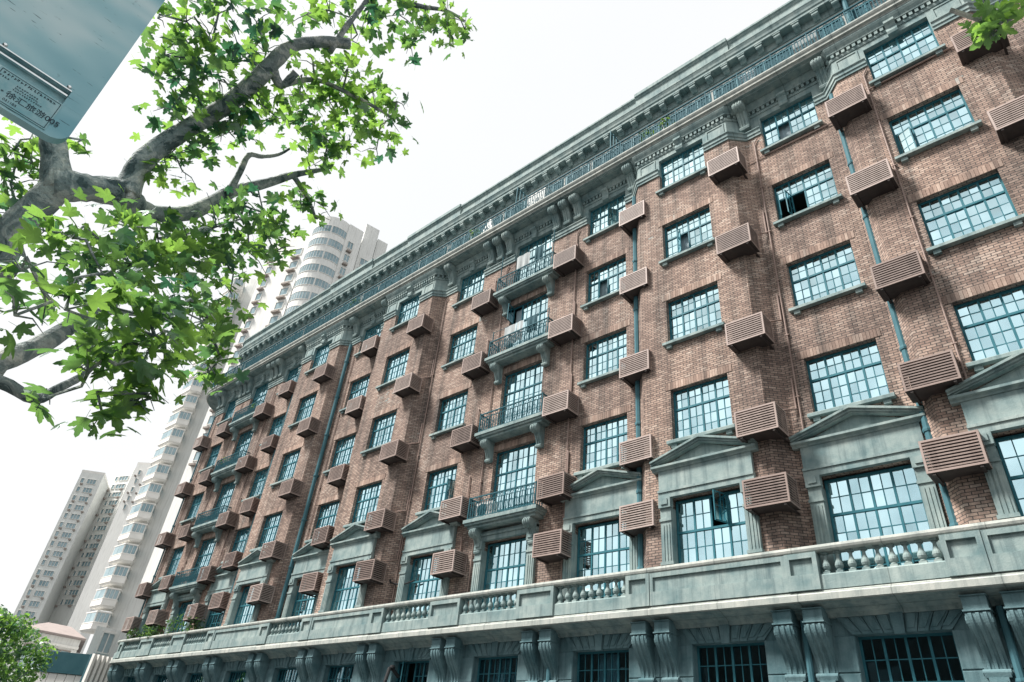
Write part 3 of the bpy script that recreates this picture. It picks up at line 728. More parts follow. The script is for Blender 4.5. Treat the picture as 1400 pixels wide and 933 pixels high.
# ---- downpipes and conduits
def pipe(name, pts, r, m, clips=0):
    b = MB(); b.tube(pts, r, 8); 
    if clips:
        (x, y, z0), (_, _, z1) = pts[0], pts[-1]
        for k in range(clips):
            z = z0+(z1-z0)*(k+.5)/clips; b.lathe([(r+.02,-.05),(r+.028,0),(r+.02,.05)], (x,y,z), 8); b.box(x-.1, x+.1, y, .02, z-.015, z+.015)
    return b.build(name, m, BLD)
for x in (-2.50, -10.12, -28.72, -33.7): pipe('drainpipe', [(x,-.13,5.9),(x,-.13,21.5)], .10, M_PIPE, 7)
pipe('drainpipe', [(-44.6,-.05,5.9),(-44.6,-.05,21.5)], .05, M_PIPE, 5)
pipe('drainpipe', [(-13.25,-.09,0.2),(-13.25,-.09,5.4)], .07, M_PIPE, 2); pipe('drainpipe', [(-2.18,-.12,.2),(-2.18,-.12,5.4)], .07, M_PIPE, 2)
pipe('drainpipe', [(-5.94,-.12,.2),(-5.94,-.12,5.4)], .07, M_PIPE, 2)
pipe('terrace_pipe', [(-1.35,.25,23.5),(-1.35,.25,26.5)], .09, M_PIPE)

# ------------------------------------------------------------------ air conditioner cages
CW, CH, CD = 1.12, .74, .64
def cage_parts():
    t = .045; fr = MB()
    for x in (0, CW-t):
        for y in (-CD, -t): fr.box(x, x+t, y, y+t, -CH, 0)
    for z in (-CH, -t):
        fr.box(t, CW-t, -CD, -CD+t, z, z+t); fr.box(t, CW-t, -t, 0, z, z+t)
        for x in (0, CW-t): fr.box(x, x+t, -CD+t, -t, z, z+t)
    top = MB(); top.box(.01, CW-.01, -CD+.01, -.01, -.012, .006)
    base = MB(); base.box(.01, CW-.01, -CD+.01, -.01, -CH-.004, -CH+.014); base.box(.1, .16, -CD+.02, .3, -CH-.05, -CH-.005); base.box(CW-.16, CW-.1, -CD+.02, .3, -CH-.05, -CH-.005)
    cond = MB(); cond.box(.12, CW-.12, -CD+.2, -.08, -CH+.06, -.07); cond.lathe([(.24,0),(.25,.02),(.2,.03)], (0,0,0), 14)
    for i in range(len(cond.v)-42, len(cond.v)):
        x, y, z = cond.v[i]; cond.v[i] = (x+.45, -CD+.2-z, y-CH/2)
    sf = MB(); sf.prism([(-.006,-.019),(.006,-.016),(.006,.014),(-.006,.017)], t-.003, CW-t+.003)
    ss = MB(); ss.prism([(CW-.006,-.019),(CW-.016,-.016),(CW-.016,.014),(CW-.006,.017)], t-CD-.003, -t+.003, axis='y')
    ssl = MB(); ssl.prism([(.006,-.019),(.016,-.016),(.016,.014),(.006,.017)], t-CD-.003, -t+.003, axis='y')
    return fr, top, base, cond, sf, ss, ssl
fr, top, base, cond, sf, ss, ssl = cage_parts()
M_CAGE_F = noisy('cage_frame_paint', (.29,.225,.20), (.36,.285,.26), 4, .5)
M_CAGE_IN = noisy('cage_inside_shade', (.006,.006,.006), (.012,.011,.011), 3, .9)  # near-black colour puts the shade behind the slats onto the condenser
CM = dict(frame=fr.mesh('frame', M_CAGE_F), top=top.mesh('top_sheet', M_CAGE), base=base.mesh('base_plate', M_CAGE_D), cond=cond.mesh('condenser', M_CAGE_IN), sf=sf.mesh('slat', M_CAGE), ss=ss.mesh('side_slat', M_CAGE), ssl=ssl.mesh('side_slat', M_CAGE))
NS = 9
def joined_slats():
    b = MB(); P = (CH-.11)/NS
    for i in range(NS):
        z = -.06-(i+.5)*P
        b.prism([(-CD+.004,z-.019),(-CD+.016,z-.016),(-CD+.016,z+.014),(-CD+.004,z+.017)], .042, CW-.042)
        for s in (0, 1):
            pr = [(.004,z-.019),(.016,z-.016),(.016,z+.014),(.004,z+.017)]
            if s: pr = [(CW-x, q) for x, q in pr]
            b.prism(pr, -CD+.043, -.043, axis='y')
    return b.mesh('slats', M_CAGE)
JS = joined_slats()
def make_cage(detailed):
    c = empty('air_conditioner_cage')
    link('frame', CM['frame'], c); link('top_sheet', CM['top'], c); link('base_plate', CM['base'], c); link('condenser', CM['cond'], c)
    if detailed:
        P = (CH-.11)/NS
        for i in range(NS):
            z = -.06-(i+.5)*P
            link('slat', CM['sf'], c, (0, -CD+.01, z))
            link('side_slat', CM['ss'], c, (0, 0, z)); link('side_slat', CM['ssl'], c, (0, 0, z))
    else: tag(link('slats', JS, c), kind='stuff')
    return c
GRP = 'air conditioner cages on the brick facade'
ROWN = ['top row', 'second row', 'third row', 'fourth row', 'pediment row']
CAGES = dict(
 A=(.86, -1.0, [20.3, 16.97], 'beside the rightmost windows in view'),
 B=(-2.63, -.95, [20.33, 16.94, 13.59, 10.62, 8.65], 'left of the rightmost windows'),
 C=(-6.65, -.97, [20.39, 16.83, 13.40, 10.50, 8.58], 'right of third window column from right'),
 D=(-10.52, -.62, [20.53, 17.23, 13.76, 10.73, 8.71], 'right of fourth window column from right'),
 E=(-13.73, -.62, [20.0, 16.58, 13.28, 10.25, 8.39], 'right of the nearer balconies'),
 F=(-18.40, -.62, [19.92, 16.61, 13.24, 10.33, 8.39], 'left of the nearer balconies'),
 G=(-22.43, -.97, [20.06, 16.76, 13.46, 10.46, 8.49], 'on the middle projecting bay'),
 H=(-26.70, -.62, [20.71, 17.10, 13.47, 10.55, 8.59], 'just left of the middle projecting bay'),
 I=(-30.33, -.97, [20.06, 16.77, 13.39, 10.32, 8.37], 'on the farthest projecting bay'),
 J=(-34.70, -.62, [20.62, 17.08, 13.38, 10.50, 8.51], 'on the narrow window left of farthest bay'),
 K=(-37.10, -.62, [19.84, 16.38, 13.03, 10.09, 8.16], 'right of the far balconies'),
 L=(-41.78, -.62, [19.83, 16.53, 13.06, 10.10, 8.25], 'left of the far balconies'),
 M=(-44.90, -.62, [19.65, 16.33, 13.05, 10.02, 8.09], 'at the far left end of the facade'))
near = set('ABCDE')
FIN = [(M_CAGE, M_CAGE_F), (noisy('faded_cage_paint', (.29,.235,.21), (.36,.30,.275), 4, .6, .1, 50, streak=(.17,.135,.12)), noisy('faded_frame_paint', (.36,.29,.265), (.43,.355,.325), 4, .6)),
       (noisy('dull_cage_paint', (.165,.125,.112), (.23,.18,.162), 4, .6, .1, 50, streak=(.10,.08,.072)), noisy('dull_frame_paint', (.235,.18,.16), (.30,.235,.21), 4, .6))]
CMS, JSS = [], []
for mf, mfr in FIN:
    q = {k: me.copy() for k, me in CM.items()}; q['frame'].materials[0] = mfr
    for k in ('top','sf','ss','ssl'): q[k].materials[0] = mf
    CMS.append(q); j = JS.copy(); j.materials[0] = mf; JSS.append(j)
PROTO = {}
def first_or_copy(det):
    global CM, JS
    f = rnd.choice([0,0,1,2])
    if (det, f) not in PROTO: CM, JS = CMS[f], JSS[f]; PROTO[(det, f)] = make_cage(det); return PROTO[(det, f)]
    return copy_tree(PROTO[(det, f)])
for k, (x, yf, zs, where) in CAGES.items():
    for r, z in enumerate(zs):
        c = first_or_copy(k in near)
        c.location = (x, yf+CD, z); c.rotation_euler = (rnd.uniform(-.012,.012), rnd.uniform(-.012,.012), rnd.uniform(-.015,.015))
        tag(c, 'brown louvred cage, %s, %s' % (ROWN[r], where), 'air conditioner cage', GRP)
        # its conduits run on the wall above and beside it
        wy = -BD if k in 'ABCGI' and False else 0.0
        if k in 'DEFHJKL':
            xx = x + (CW-.05 if k in 'DH' else .78); h = 1.0 if rnd.random() < .75 else .6
            b = MB(); b.tube([(xx,-.30,z-.02),(xx,-.30,z+.06),(xx,-.05,z+.10),(xx,-.05,z+h),(xx-.05,-.04,z+h+.05)], .028, 6); b.build('conduit', M_COND, BLD)
        elif r and k in 'BCG':
            b = MB(); xx = x+CW-.16; b.tube([(xx,-.30,z-.02),(xx,-.30,z+.1),(xx+.35,.0-.045,z+.16),(xx+.35,-.045,z+1.1)], .028, 6); b.build('conduit', M_COND, BLD)
for x, y in ((-9.35,-.045), (-5.25,-.045), (-1.45,-BD-.045), (-13.0,-.045), (-17.0,-.045), (-21.0,-.045), (-25.3,-.045), (-28.2,-.045), (-36.55,-.045), (-40.75,-.045), (-44.0,-.045)):
    b = MB(); zt = 21.2
    b.tube([(x,y,6.2),(x,y,zt),(x+.12,y,zt+.2)], .024, 6)
    for z in range(7, 21, 2): b.box(x-.05, x+.05, y-.03, y+.045, z-.012, z+.012)
    b.build('conduit', M_COND, BLD)
b = MB(); b.tube([(-1.45,-BD-.05,20.45),(1.2,-BD-.05,20.45)], .03, 6); b.build('conduit', M_COND, BLD)
b = MB(); b.tube([(-6.0,-.05,20.4),(-4.7,-.05,20.4),(-2.7,-.05,20.35)], .02, 6); b.build('conduit', M_COND, BLD)
b = MB(); b.tube([(-21.4,-.04,8.2),(-21.2,-.12,7.8),(-20.6,-.06,7.65),(-19.9,-.05,7.75)], .03, 6); b.build('cable', M_DARK, BLD)

# ------------------------------------------------------------------ balcony life: laundry, pots, a condenser
def cloth(w, h, seed):
    rr = random.Random(seed); b = MB(); n = 10; m = 5
    def P(i, j, d): return (w*i/n, d+.035*math.sin(i*1.3+seed)*(j/m+.3), -h*j/m-.01*math.sin(i*2.1))
    for i in range(n):
        for j in range(m):
            b.face([P(i,j,-.003),P(i,j+1,-.003),P(i+1,j+1,-.003),P(i+1,j,-.003)])
            b.face([P(i,j,.003),P(i+1,j,.003),P(i+1,j+1,.003),P(i,j+1,.003)])
    return b
LA = [(-16.3, 1, 1.0, .95, 'white', 'white sheet drying over the railing of the second nearer balcony'), (-15.1, 1, .55, .8, 'teal', 'dark teal trousers drying on the second nearer balcony'),
      (-16.05, 0, .75, .8, 'white', 'white sheet hung high on the topmost nearer balcony'), (-15.0, 0, .5, .75, 'teal', 'dark shirt drying on the topmost nearer balcony'), (-15.7, 1, .45, .7, 'blue', 'pale blue towel drying on the second nearer balcony')]
MC = dict(white=noisy('washed_sheet', (.30,.34,.35), (.40,.43,.43), 2, .9), teal=noisy('dark_teal_cloth', (.02,.07,.09), (.03,.09,.11), 3, .9), blue=M_CURT[1])
for i, (x, r, w_, h_, m, lab) in enumerate(LA):
    o = cloth(w_, h_, i).build('laundry', MC[m], None, (x, -.405, FLOOR[r]+.05+(1.62 if r == 0 else 1.30))); tag(o, lab, 'laundry', 'laundry on the balconies')
b = MB()
for r, x0, x1 in ((0,-17.0,-13.9), (1,-16.9,-13.95)):
    pass
for i, r in enumerate((0, 1)):
    b = MB()
    for x in (-16.95, -13.95): b.tube([(x,-.40,FLOOR[r]+.05),(x,-.40,FLOOR[r]+(2.2 if r == 0 else 1.4))], .02, 6)
    z = FLOOR[r]+(1.67 if r == 0 else 1.35); b.tube([(-16.95,-.40,z),(-13.95,-.40,z)], .008, 4)
    tag(b.build('drying_rack', M_IRON), 'iron drying poles and line on the %s nearer balcony' % ('topmost' if r == 0 else 'second'), 'drying rack')
cu = empty('condenser_unit', (-16.75, -.06, FLOOR[3]+.055)); tag(cu, 'white air conditioner condenser standing on the lowest nearer balcony', 'condenser')
b = MB(); b.box(0, .8, -.32, 0, .04, .6); b.box(.06,.14,-.3,-.02,0,.04); b.box(.66,.74,-.3,-.02,0,.04); b.build('body', M_WHITE, cu)
b = MB(); b.lathe([(.22,0),(.23,.012),(.17,.02),(.05,.02)], (0,0,0), 14); b.v = [(x+.32, -.32-z, y+.32) for x, y, z in b.v]; b.build('fan_grille', M_IRON, cu)

M_LEAFA = None
def leafmat(name, a, c, trans):
    m, n, b = mat(name); L = n.links; n.nodes.remove(b); o = n.nodes['Material Output']
    geo = N(n, 'ShaderNodeNewGeometry'); oi = N(n, 'ShaderNodeObjectInfo')
    no = N(n, 'ShaderNodeTexNoise', Scale=1.7, Detail=3); L.new(geo.outputs['Position'], no.inputs['Vector'])
    wn = N(n, 'ShaderNodeMath', operation='ADD'); L.new(no.outputs['Fac'], wn.inputs[0])
    ri = N(n, 'ShaderNodeMath', operation='MULTIPLY_ADD'); L.new(geo.outputs['Random Per Island'], ri.inputs[0]); ri.inputs[1].default_value = .5; ri.inputs[2].default_value = -.25; L.new(ri.outputs[0], wn.inputs[1])
    wn2 = N(n, 'ShaderNodeMath', operation='MULTIPLY_ADD'); L.new(oi.outputs['Random'], wn2.inputs[0]); wn2.inputs[1].default_value = .3; L.new(wn.outputs[0], wn2.inputs[2]); 
    sb = N(n, 'ShaderNodeMath', operation='SUBTRACT'); L.new(wn2.outputs[0], sb.inputs[0]); sb.inputs[1].default_value = .15
    col = ramp(n, [(.25, a), (.75, c)], sb.outputs[0])
    df = N(n, 'ShaderNodeBsdfDiffuse'); tr = N(n, 'ShaderNodeBsdfTranslucent'); L.new(col, df.inputs['Color'])
    hs = N(n, 'ShaderNodeMixRGB', blend_type='MULTIPLY', Fac=1.0); L.new(col, hs.inputs['Color1']); hs.inputs['Color2'].default_value = (*trans, 1); L.new(hs.outputs['Color'], tr.inputs['Color'])
    mx = N(n, 'ShaderNodeMixShader', Fac=.5); L.new(df.outputs[0], mx.inputs[1]); L.new(tr.outputs[0], mx.inputs[2])
    gl = N(n, 'ShaderNodeBsdfGlossy', Roughness=.35); gl.inputs['Color'].default_value = (.8,.9,.95,1); m2 = N(n, 'ShaderNodeMixShader', Fac=.05)
    L.new(mx.outputs[0], m2.inputs[1]); L.new(gl.outputs[0], m2.inputs[2]); L.new(m2.outputs[0], o.inputs['Surface']); return m
M_LEAF = leafmat('plane_leaf', (.012,.052,.055), (.085,.175,.058), (3.6, 3.2, 1.4))  # dark teal end paints in the shade of overlapping leaves
M_POTLEAF = leafmat('pot_plant_leaf', (.03,.08,.03), (.09,.16,.035), (1.5, 1.5, .8))
M_TERRA = noisy('terracotta', (.26,.12,.075), (.33,.17,.11), 6, .85)
def foliage_ball(n, r, rz, size, seed, squash=.5):
    rr = random.Random(seed); b = MB()
    for i in range(n):
        while True:
            p = Vector((rr.uniform(-1,1), rr.uniform(-1,1), rr.uniform(-1,1)))
            if .2 < p.length < 1: break
        c = Vector((p.x*r, p.y*r, p.z*rz)); nrm = (p*.5+Vector((rr.gauss(0,.6), rr.gauss(0,.6), rr.gauss(.4,.6)))).normalized()
        t = nrm.orthogonal().normalized(); t.rotate(Matrix.Rotation(rr.uniform(0,6.28), 3, nrm)); q = nrm.cross(t); s = size*rr.uniform(.6,1.3)
        b.face([c-t*s, c+q*s*squash, c+t*s, c-q*s*squash])
    return b
def pot_plant(x, y, z, h, r, lab, seed, group, n=90, sz=.07):
    e = tag(empty('potted_plant', (x, y, z)), lab, 'potted plant', group)
    b = MB(); b.lathe([(.10,0),(.15,.2),(.165,.22),(.165,.25),(.13,.25),(.12,.2)], (0,0,0), 12); b.build('pot', M_TERRA, e)
    b = MB(); rr = random.Random(seed)
    for i in range(5): a = rr.uniform(0,6.28); b.tube([(0,0,.2),(r*.25*math.cos(a),r*.25*math.sin(a),.2+h*.4),(r*.5*math.cos(a),r*.5*math.sin(a),.2+h*.75)], [.012,.008,.004], 4)
    b.build('stem', noisy('stem', (.1,.09,.05), (.15,.13,.07)) if 'stem' not in bpy.data.materials else bpy.data.materials['stem'], e)
    f = foliage_ball(n, r, h*.5, sz, seed).build('foliage', M_POTLEAF, e, (0,0,.2+h*.55)); f['kind'] = 'stuff'
PG = 'potted plants on the stone balcony'
for i, (x, h, r, lab) in enumerate([(-43.6,.9,.42,'dark leafy plant at the far left end of the stone balcony'), (-41.6,1.0,.5,'bright green plant on the stone balcony below the far left pediment'), (-40.6,.9,.55,'spreading dark shrub in a pot beside the far balcony column'),
        (-38.2,1.3,.75,'largest bushy plant on the stone balcony at far left'), (-36.2,1.1,.5,'tall green pot plant on the balustrade nearest the far bay')]):
    pot_plant(x, -.30 if r < .5 else -.3, 6.4, h, r, lab, 20+i, PG, 160, .09)
pot_plant(-39.6, -.25, FLOOR[1]+.05, .8, .35, 'small dark plant on the second far balcony', 40, 'balcony plants', 70, .07)
pot_plant(-38.0, -.25, FLOOR[0]+.05, .7, .3, 'small plant on the topmost far balcony', 41, 'balcony plants', 70, .07)
TG = 'plants behind the terrace railing'
for i, (x, lab) in enumerate([(-9.2,'green leafy plant behind the terrace railing above the third window column'), (-8.3,'pale plant behind the terrace railing near the grey stucco wall'), (-28.6,'bright green creeper spilling over the terrace railing'), (-19.0,'small spiky plant on the terrace near the white cloth')]):
    pot_plant(x, -.5, 23.53, .7, .4, lab, 60+i, TG, 90, .08)
# things standing on the terrace
def terrace_box(name, x0, x1, y0, y1, h, m, lab, cat):
    b = MB(); b.box(x0, x1, y0, y1, 23.535, 23.535+h); b.box(x0-.02, x1+.02, y0-.02, y1+.02, 23.536+h, 23.57+h); tag(b.build(name, m), lab, cat, 'things on the roof terrace')
terrace_box('storage_box', -3.2, -2.35, -.6, -.15, 1.05, M_CURT[2], 'grey storage box on the terrace above the second window column', 'box')
terrace_box('storage_box', -.6, .9, -.62, -.2, .7, M_CURT[2], 'long grey box behind the railing near the right end', 'box')
terrace_box('storage_box', -5.2, -4.6, -.62, -.3, .75, M_CURT[1], 'small pale blue box behind the terrace railing left of the grey one', 'box')
terrace_box('air_handler', -15.9, -14.8, -.3, .2, 1.55, M_CURT[0], 'white air conditioner on the terrace above the nearer balconies', 'air conditioner')
b = MB(); b.solid([(-19.4,-.3,23.54),(-17.9,-.3,23.54),(-17.9,.3,23.54),(-19.4,.3,23.54),(-18.7,-.05,25.4),(-18.6,-.05,25.4),(-18.6,.05,25.4),(-18.7,.05,25.4)], [(0,3,2,1),(4,5,6,7),(0,1,5,4),(1,2,6,5),(2,3,7,6),(3,0,4,7)])
tag(b.build('folded_parasol', M_WHITE), 'white folded canvas standing on the terrace', 'parasol')
fr_ = tag(empty('terrace_screen', (-11.0, -.55, 23.53)), 'tall teal iron screen across the terrace above the drainpipe', 'screen')
for k in range(5):
    b = MB(); b.box(-.02, .02, k*.22-.02, k*.22+.02, 0, 2.3); b.build('bar', M_PIPE, fr_)
b = MB()
for z in (.1, 1.1, 2.2): b.box(-.015, .015, 0, .88, z, z+.03)
b.build('rail', M_PIPE, fr_)
fr2 = copy_tree(fr_); fr2.location = (-16.4, -.55, 23.53); fr2['label'] = 'tall teal iron screen across the terrace above the nearer balconies'
fr_['group'] = fr2['group'] = 'terrace screens'
# drooping black camera arm at the ground floor
b = MB(); b.tube([(-19.9,-.03,4.55),(-19.9,-.35,4.75),(-19.75,-.6,4.72),(-19.6,-.8,4.3),(-19.55,-.85,4.0)], .06, 8); b.lathe([(.09,0),(.10,.1),(.07,.16)], (-19.9,-.36,4.70), 8)
tag(b.build('lamp_arm', M_DARK), 'black curved lamp arm on the ground floor between bracket pairs', 'lamp arm')

# ------------------------------------------------------------------ tourist sign over the pavement, its identification plate at the corner
def sign_metal():
    m, n, b = mat('blue_sheet_metal'); L = n.links; geo = N(n, 'ShaderNodeNewGeometry')
    def ns(sc, rot, s, det=5, dist=0.0):
        mp = N(n, 'ShaderNodeMapping'); mp.inputs['Scale'].default_value = sc; mp.inputs['Rotation'].default_value = (R(rot),0,0); L.new(geo.outputs['Position'], mp.inputs['Vector'])
        t = N(n, 'ShaderNodeTexNoise', Scale=s, Detail=det, Distortion=dist); L.new(mp.outputs['Vector'], t.inputs['Vector']); return t.outputs['Fac']
    col = ramp(n, [(.30, (.15,.37,.44)), (.5, (.30,.52,.57)), (.70, (.52,.67,.69))], ns((1,1,2.2), 30, 1.5, 2, .2))
    dirt = ramp(n, [(.24, (.5,.56,.58)), (.33, (1,1,1))], ns((1,1,1), 0, 14, 8)); sc = ramp(n, [(.285, (.12,.18,.2)), (.305, (1,1,1))], ns((1,1,9), 35, 9, 3))
    for f in (dirt, sc):
        x = N(n, 'ShaderNodeMixRGB', blend_type='MULTIPLY', Fac=.8); L.new(col, x.inputs['Color1']); L.new(f, x.inputs['Color2']); col = x.outputs['Color']
    L.new(col, b.inputs['Base Color']); b.inputs['Roughness'].default_value = .4; b.inputs['Metallic'].default_value = .15
    return m
M_SIGN = sign_metal()
M_PLATE = noisy('plate_blue', (.16,.40,.46), (.36,.56,.60), 9, .5)
M_INK = noisy('plate_ink', (.01,.03,.045), (.015,.04,.06), 9, .6)
M_SCREW = noisy('bright_steel', (.6,.65,.66), (.75,.78,.78), 9, .25, metal=1.0)
SX = -3.48
SG = tag(empty('tourist_sign', (SX-.2, -17.4, 0)), 'pale blue metal sign box with number plate, corner hanging top left', 'sign')
def sy(u): return -16.18-u+17.4          # u = metres from the free edge, local y
def part(name, b, m): return b.build(name, m, SG)
ox = .2
b = MB(); rc = .085
prof = [(sy(1.7),4.195),(sy(.085),4.195)]+[(sy(.085-.085*math.sin(R(a))), 4.28-.085*math.cos(R(a))) for a in range(15,91,15)]+[(sy(0),6.6),(sy(1.7),6.6)]
slot = (sy(.46), sy(.105), 4.425, 4.535)
# face built round the recessed slot: strips above, below and beside
def strip(p): b.prism(p, ox-.055, ox)
strip([(sy(1.7),4.536),(sy(0),4.536),(sy(0),6.6),(sy(1.7),6.6)])
strip([(sy(1.7),4.195),(sy(.085),4.195)]+prof[2:-2]+[(sy(0),4.424),(sy(1.7),4.424)])
strip([(slot[1],4.4245),(sy(0),4.4245),(sy(0),4.5355),(slot[1],4.5355)])
strip([(sy(1.7),4.4245),(slot[0],4.4245),(slot[0],4.5355),(sy(1.7),4.5355)])
part('panel', b, M_SIGN)
b = MB(); b.box(ox-.054, ox-.035, slot[0], slot[1], 4.4246, 4.5354); part('slot_back', b, M_PLATE)
b = MB(); b.box(ox-.035, ox-.008, slot[0], slot[1]-.005, 4.492, 4.502); b.box(ox-.035, ox+.002, slot[0], slot[1], 4.5275, 4.5353); part('slot_rail', b, M_SCREW)
for u, z in ((.125, 4.548), (.44, 4.548), (.13, 4.44)):
    b = MB(); b.lathe([(.011,0),(.012,.004),(.007,.009)], (0,0,0), 10); b.v = [((ox if z > 4.5 else ox-.035)+zz, sy(u)+x, z+y) for x, y, zz in b.v]; part('screw', b, M_SCREW)
PL = MB(); PL.box(ox+.001, ox+.005, sy(.395), sy(.10), 4.212, 4.418); PL = part('number_plate', PL, M_PLATE)
b = MB(); t = .0045
for a, c, z0, z1 in ((.388,.107,4.408,4.411),(.388,.107,4.219,4.222),(.110,.107,4.222,4.408),(.388,.385,4.222,4.408)): b.box(ox+.0052, ox+.0062, sy(a), sy(c), z0, z1)
b.build('plate_border', M_INK, PL)
def text(s, u_left, z, size, name):
    cu_ = bpy.data.curves.new(name, 'FONT'); cu_.body = s; cu_.size = size; cu_.extrude = .0004; cu_.offset = size*.006
    o = bpy.data.objects.new(name, cu_); COL.objects.link(o)
    o.rotation_euler = (R(90), 0, R(90)); o.data.materials.append(M_INK); me = bpy.data.meshes.new_from_object(o.evaluated_get(bpy.context.evaluated_depsgraph_get())); r_ = link(name, me, PL, (ox+.0056, sy(u_left), z), (R(90), 0, R(90))); bpy.data.objects.remove(o); return r_
tx = text('徐汇旅游005', .315, 4.268, .046, 'lettering')
text('*', .338, 4.268, .03, 'lettering'); text('021185', .312, 4.236, .021, 'lettering')
b = MB(); rr = random.Random(3)
def dabs(u0, u1, z, n, h):      # lines of small print, too small in the photograph to read
    st = (u0-u1)/n
    for i in range(n):
        for k in range(4):
            y0 = sy(u0-i*st)+rr.uniform(0, st*.45); zz = z+rr.uniform(0, h*.75)
            if k < 2: b.box(ox+.0052, ox+.0058, y0, y0+st*.5, zz, zz+h*.2)
            else: b.box(ox+.0052, ox+.0058, y0, y0+st*.15, z, z+h*.95)
dabs(.375, .125, 4.385, 16, .016); dabs(.382, .335, 4.360, 4, .012); dabs(.30, .195, 4.352, 9, .010); dabs(.30, .19, 4.336, 10, .010); dabs(.305, .165, 4.320, 13, .010)
tag(b.build('small_print', M_INK, PL), kind='stuff')
b = MB(); b.tube([(.05,-.15,.0),(.05,-.15,6.7)], .075, 12); b.box(-.1,.2,-.3,0,0.0,.02); b.build('pole', M_PIPE, SG)
b = MB(); b.box(.05, .16, -.2, -.1, 4.9, 5.0); b.box(.05,.16,-.2,-.1,6.2,6.3); b.build('clamp', M_PIPE, SG)

# ------------------------------------------------------------------ plane trees
BRANCHES={'trunk': [(-5.49, -16.14, 4.03, 0.129), (-5.37, -16.15, 4.28, 0.121), (-5.23, -16.13, 4.54, 0.112), (-5.08, -16.09, 4.79, 0.109), (-4.95, -16.05, 4.99, 0.109)], 'up': [(-4.98, -16.05, 4.95, 0.125), (-4.92, -16.17, 5.13, 0.095), (-4.89, -16.26, 5.27, 0.08), (-4.76, -16.43, 5.53, 0.075), (-4.57, -16.62, 5.83, 0.065), (-4.35, -16.78, 6.12, 0.054)], 'fork': [(-4.97, -16.08, 4.96, 0.133), (-4.92, -15.94, 5.02, 0.101), (-4.88, -15.82, 5.07, 0.101), (-4.83, -15.69, 5.12, 0.112)], 'rise': [(-4.84, -15.68, 5.11, 0.102), (-4.81, -15.7, 5.27, 0.092), (-4.72, -15.69, 5.48, 0.081), (-4.57, -15.59, 5.74, 0.07), (-4.39, -15.46, 6.01, 0.071), (-4.19, -15.37, 6.28, 0.071), (-4.04, -15.33, 6.49, 0.067), (-3.92, -15.28, 6.66, 0.054), (-3.79, -15.11, 6.81, 0.049), (-3.69, -14.92, 6.92, 0.05)], 'shoot': [(-3.77, -15.02, 6.76, 0.025), (-3.65, -15.01, 7.05, 0.026), (-3.56, -14.98, 7.3, 0.022), (-3.46, -14.96, 7.56, 0.023)], 'stub': [(-4.08, -15.31, 6.45, 0.049), (-4.11, -15.18, 6.4, 0.035), (-3.98, -15.15, 6.5, 0.035)], 'reach': [(-4.84, -15.72, 5.11, 0.118), (-4.93, -15.55, 5.13, 0.09), (-4.98, -15.41, 5.21, 0.067), (-4.96, -15.22, 5.36, 0.062), (-4.93, -15.11, 5.53, 0.069), (-4.85, -14.99, 5.75, 0.051), (-4.75, -14.79, 5.96, 0.045), (-4.66, -14.63, 6.15, 0.033), (-4.55, -14.43, 6.33, 0.02)], 'twigA': [(-4.81, -15.03, 5.66, 0.035), (-4.72, -15.04, 5.86, 0.025), (-4.65, -15.05, 6.02, 0.025), (-4.64, -14.95, 6.09, 0.018), (-4.6, -14.84, 6.19, 0.015), (-4.56, -14.78, 6.3, 0.011)], 'low': [(-4.33, -15.97, 3.14, 0.075), (-4.35, -15.85, 3.33, 0.062), (-4.36, -15.71, 3.54, 0.053), (-4.35, -15.6, 3.77, 0.043), (-4.37, -15.48, 3.92, 0.027)], 'low2': [(-4.3, -15.91, 3.22, 0.05), (-4.33, -15.8, 3.22, 0.041), (-4.35, -15.61, 3.21, 0.031), (-4.34, -15.53, 3.32, 0.026), (-4.33, -15.46, 3.43, 0.021), (-4.3, -15.41, 3.58, 0.016)], 'top': [(-3.46, -14.96, 7.56, 0.031), (-3.45, -14.77, 7.64, 0.023), (-3.41, -14.56, 7.73, 0.024), (-3.28, -14.31, 7.84, 0.016), (-3.25, -14.1, 7.91, 0.012)], 'right': [(-4.11, -15.18, 6.4, 0.028), (-4.0, -14.98, 6.61, 0.021), (-3.95, -14.65, 6.72, 0.018), (-3.93, -14.35, 6.8, 0.015), (-3.96, -14.16, 6.87, 0.011)], 'hang': [(-4.66, -14.63, 6.15, 0.029), (-4.72, -14.41, 6.08, 0.018), (-4.8, -14.23, 5.99, 0.011)], 'droop': [(-4.37, -15.48, 3.92, 0.022), (-4.44, -15.29, 4.04, 0.017), (-4.51, -15.06, 4.15, 0.014), (-4.57, -14.81, 4.22, 0.012), (-4.72, -14.61, 4.16, 0.009)]}
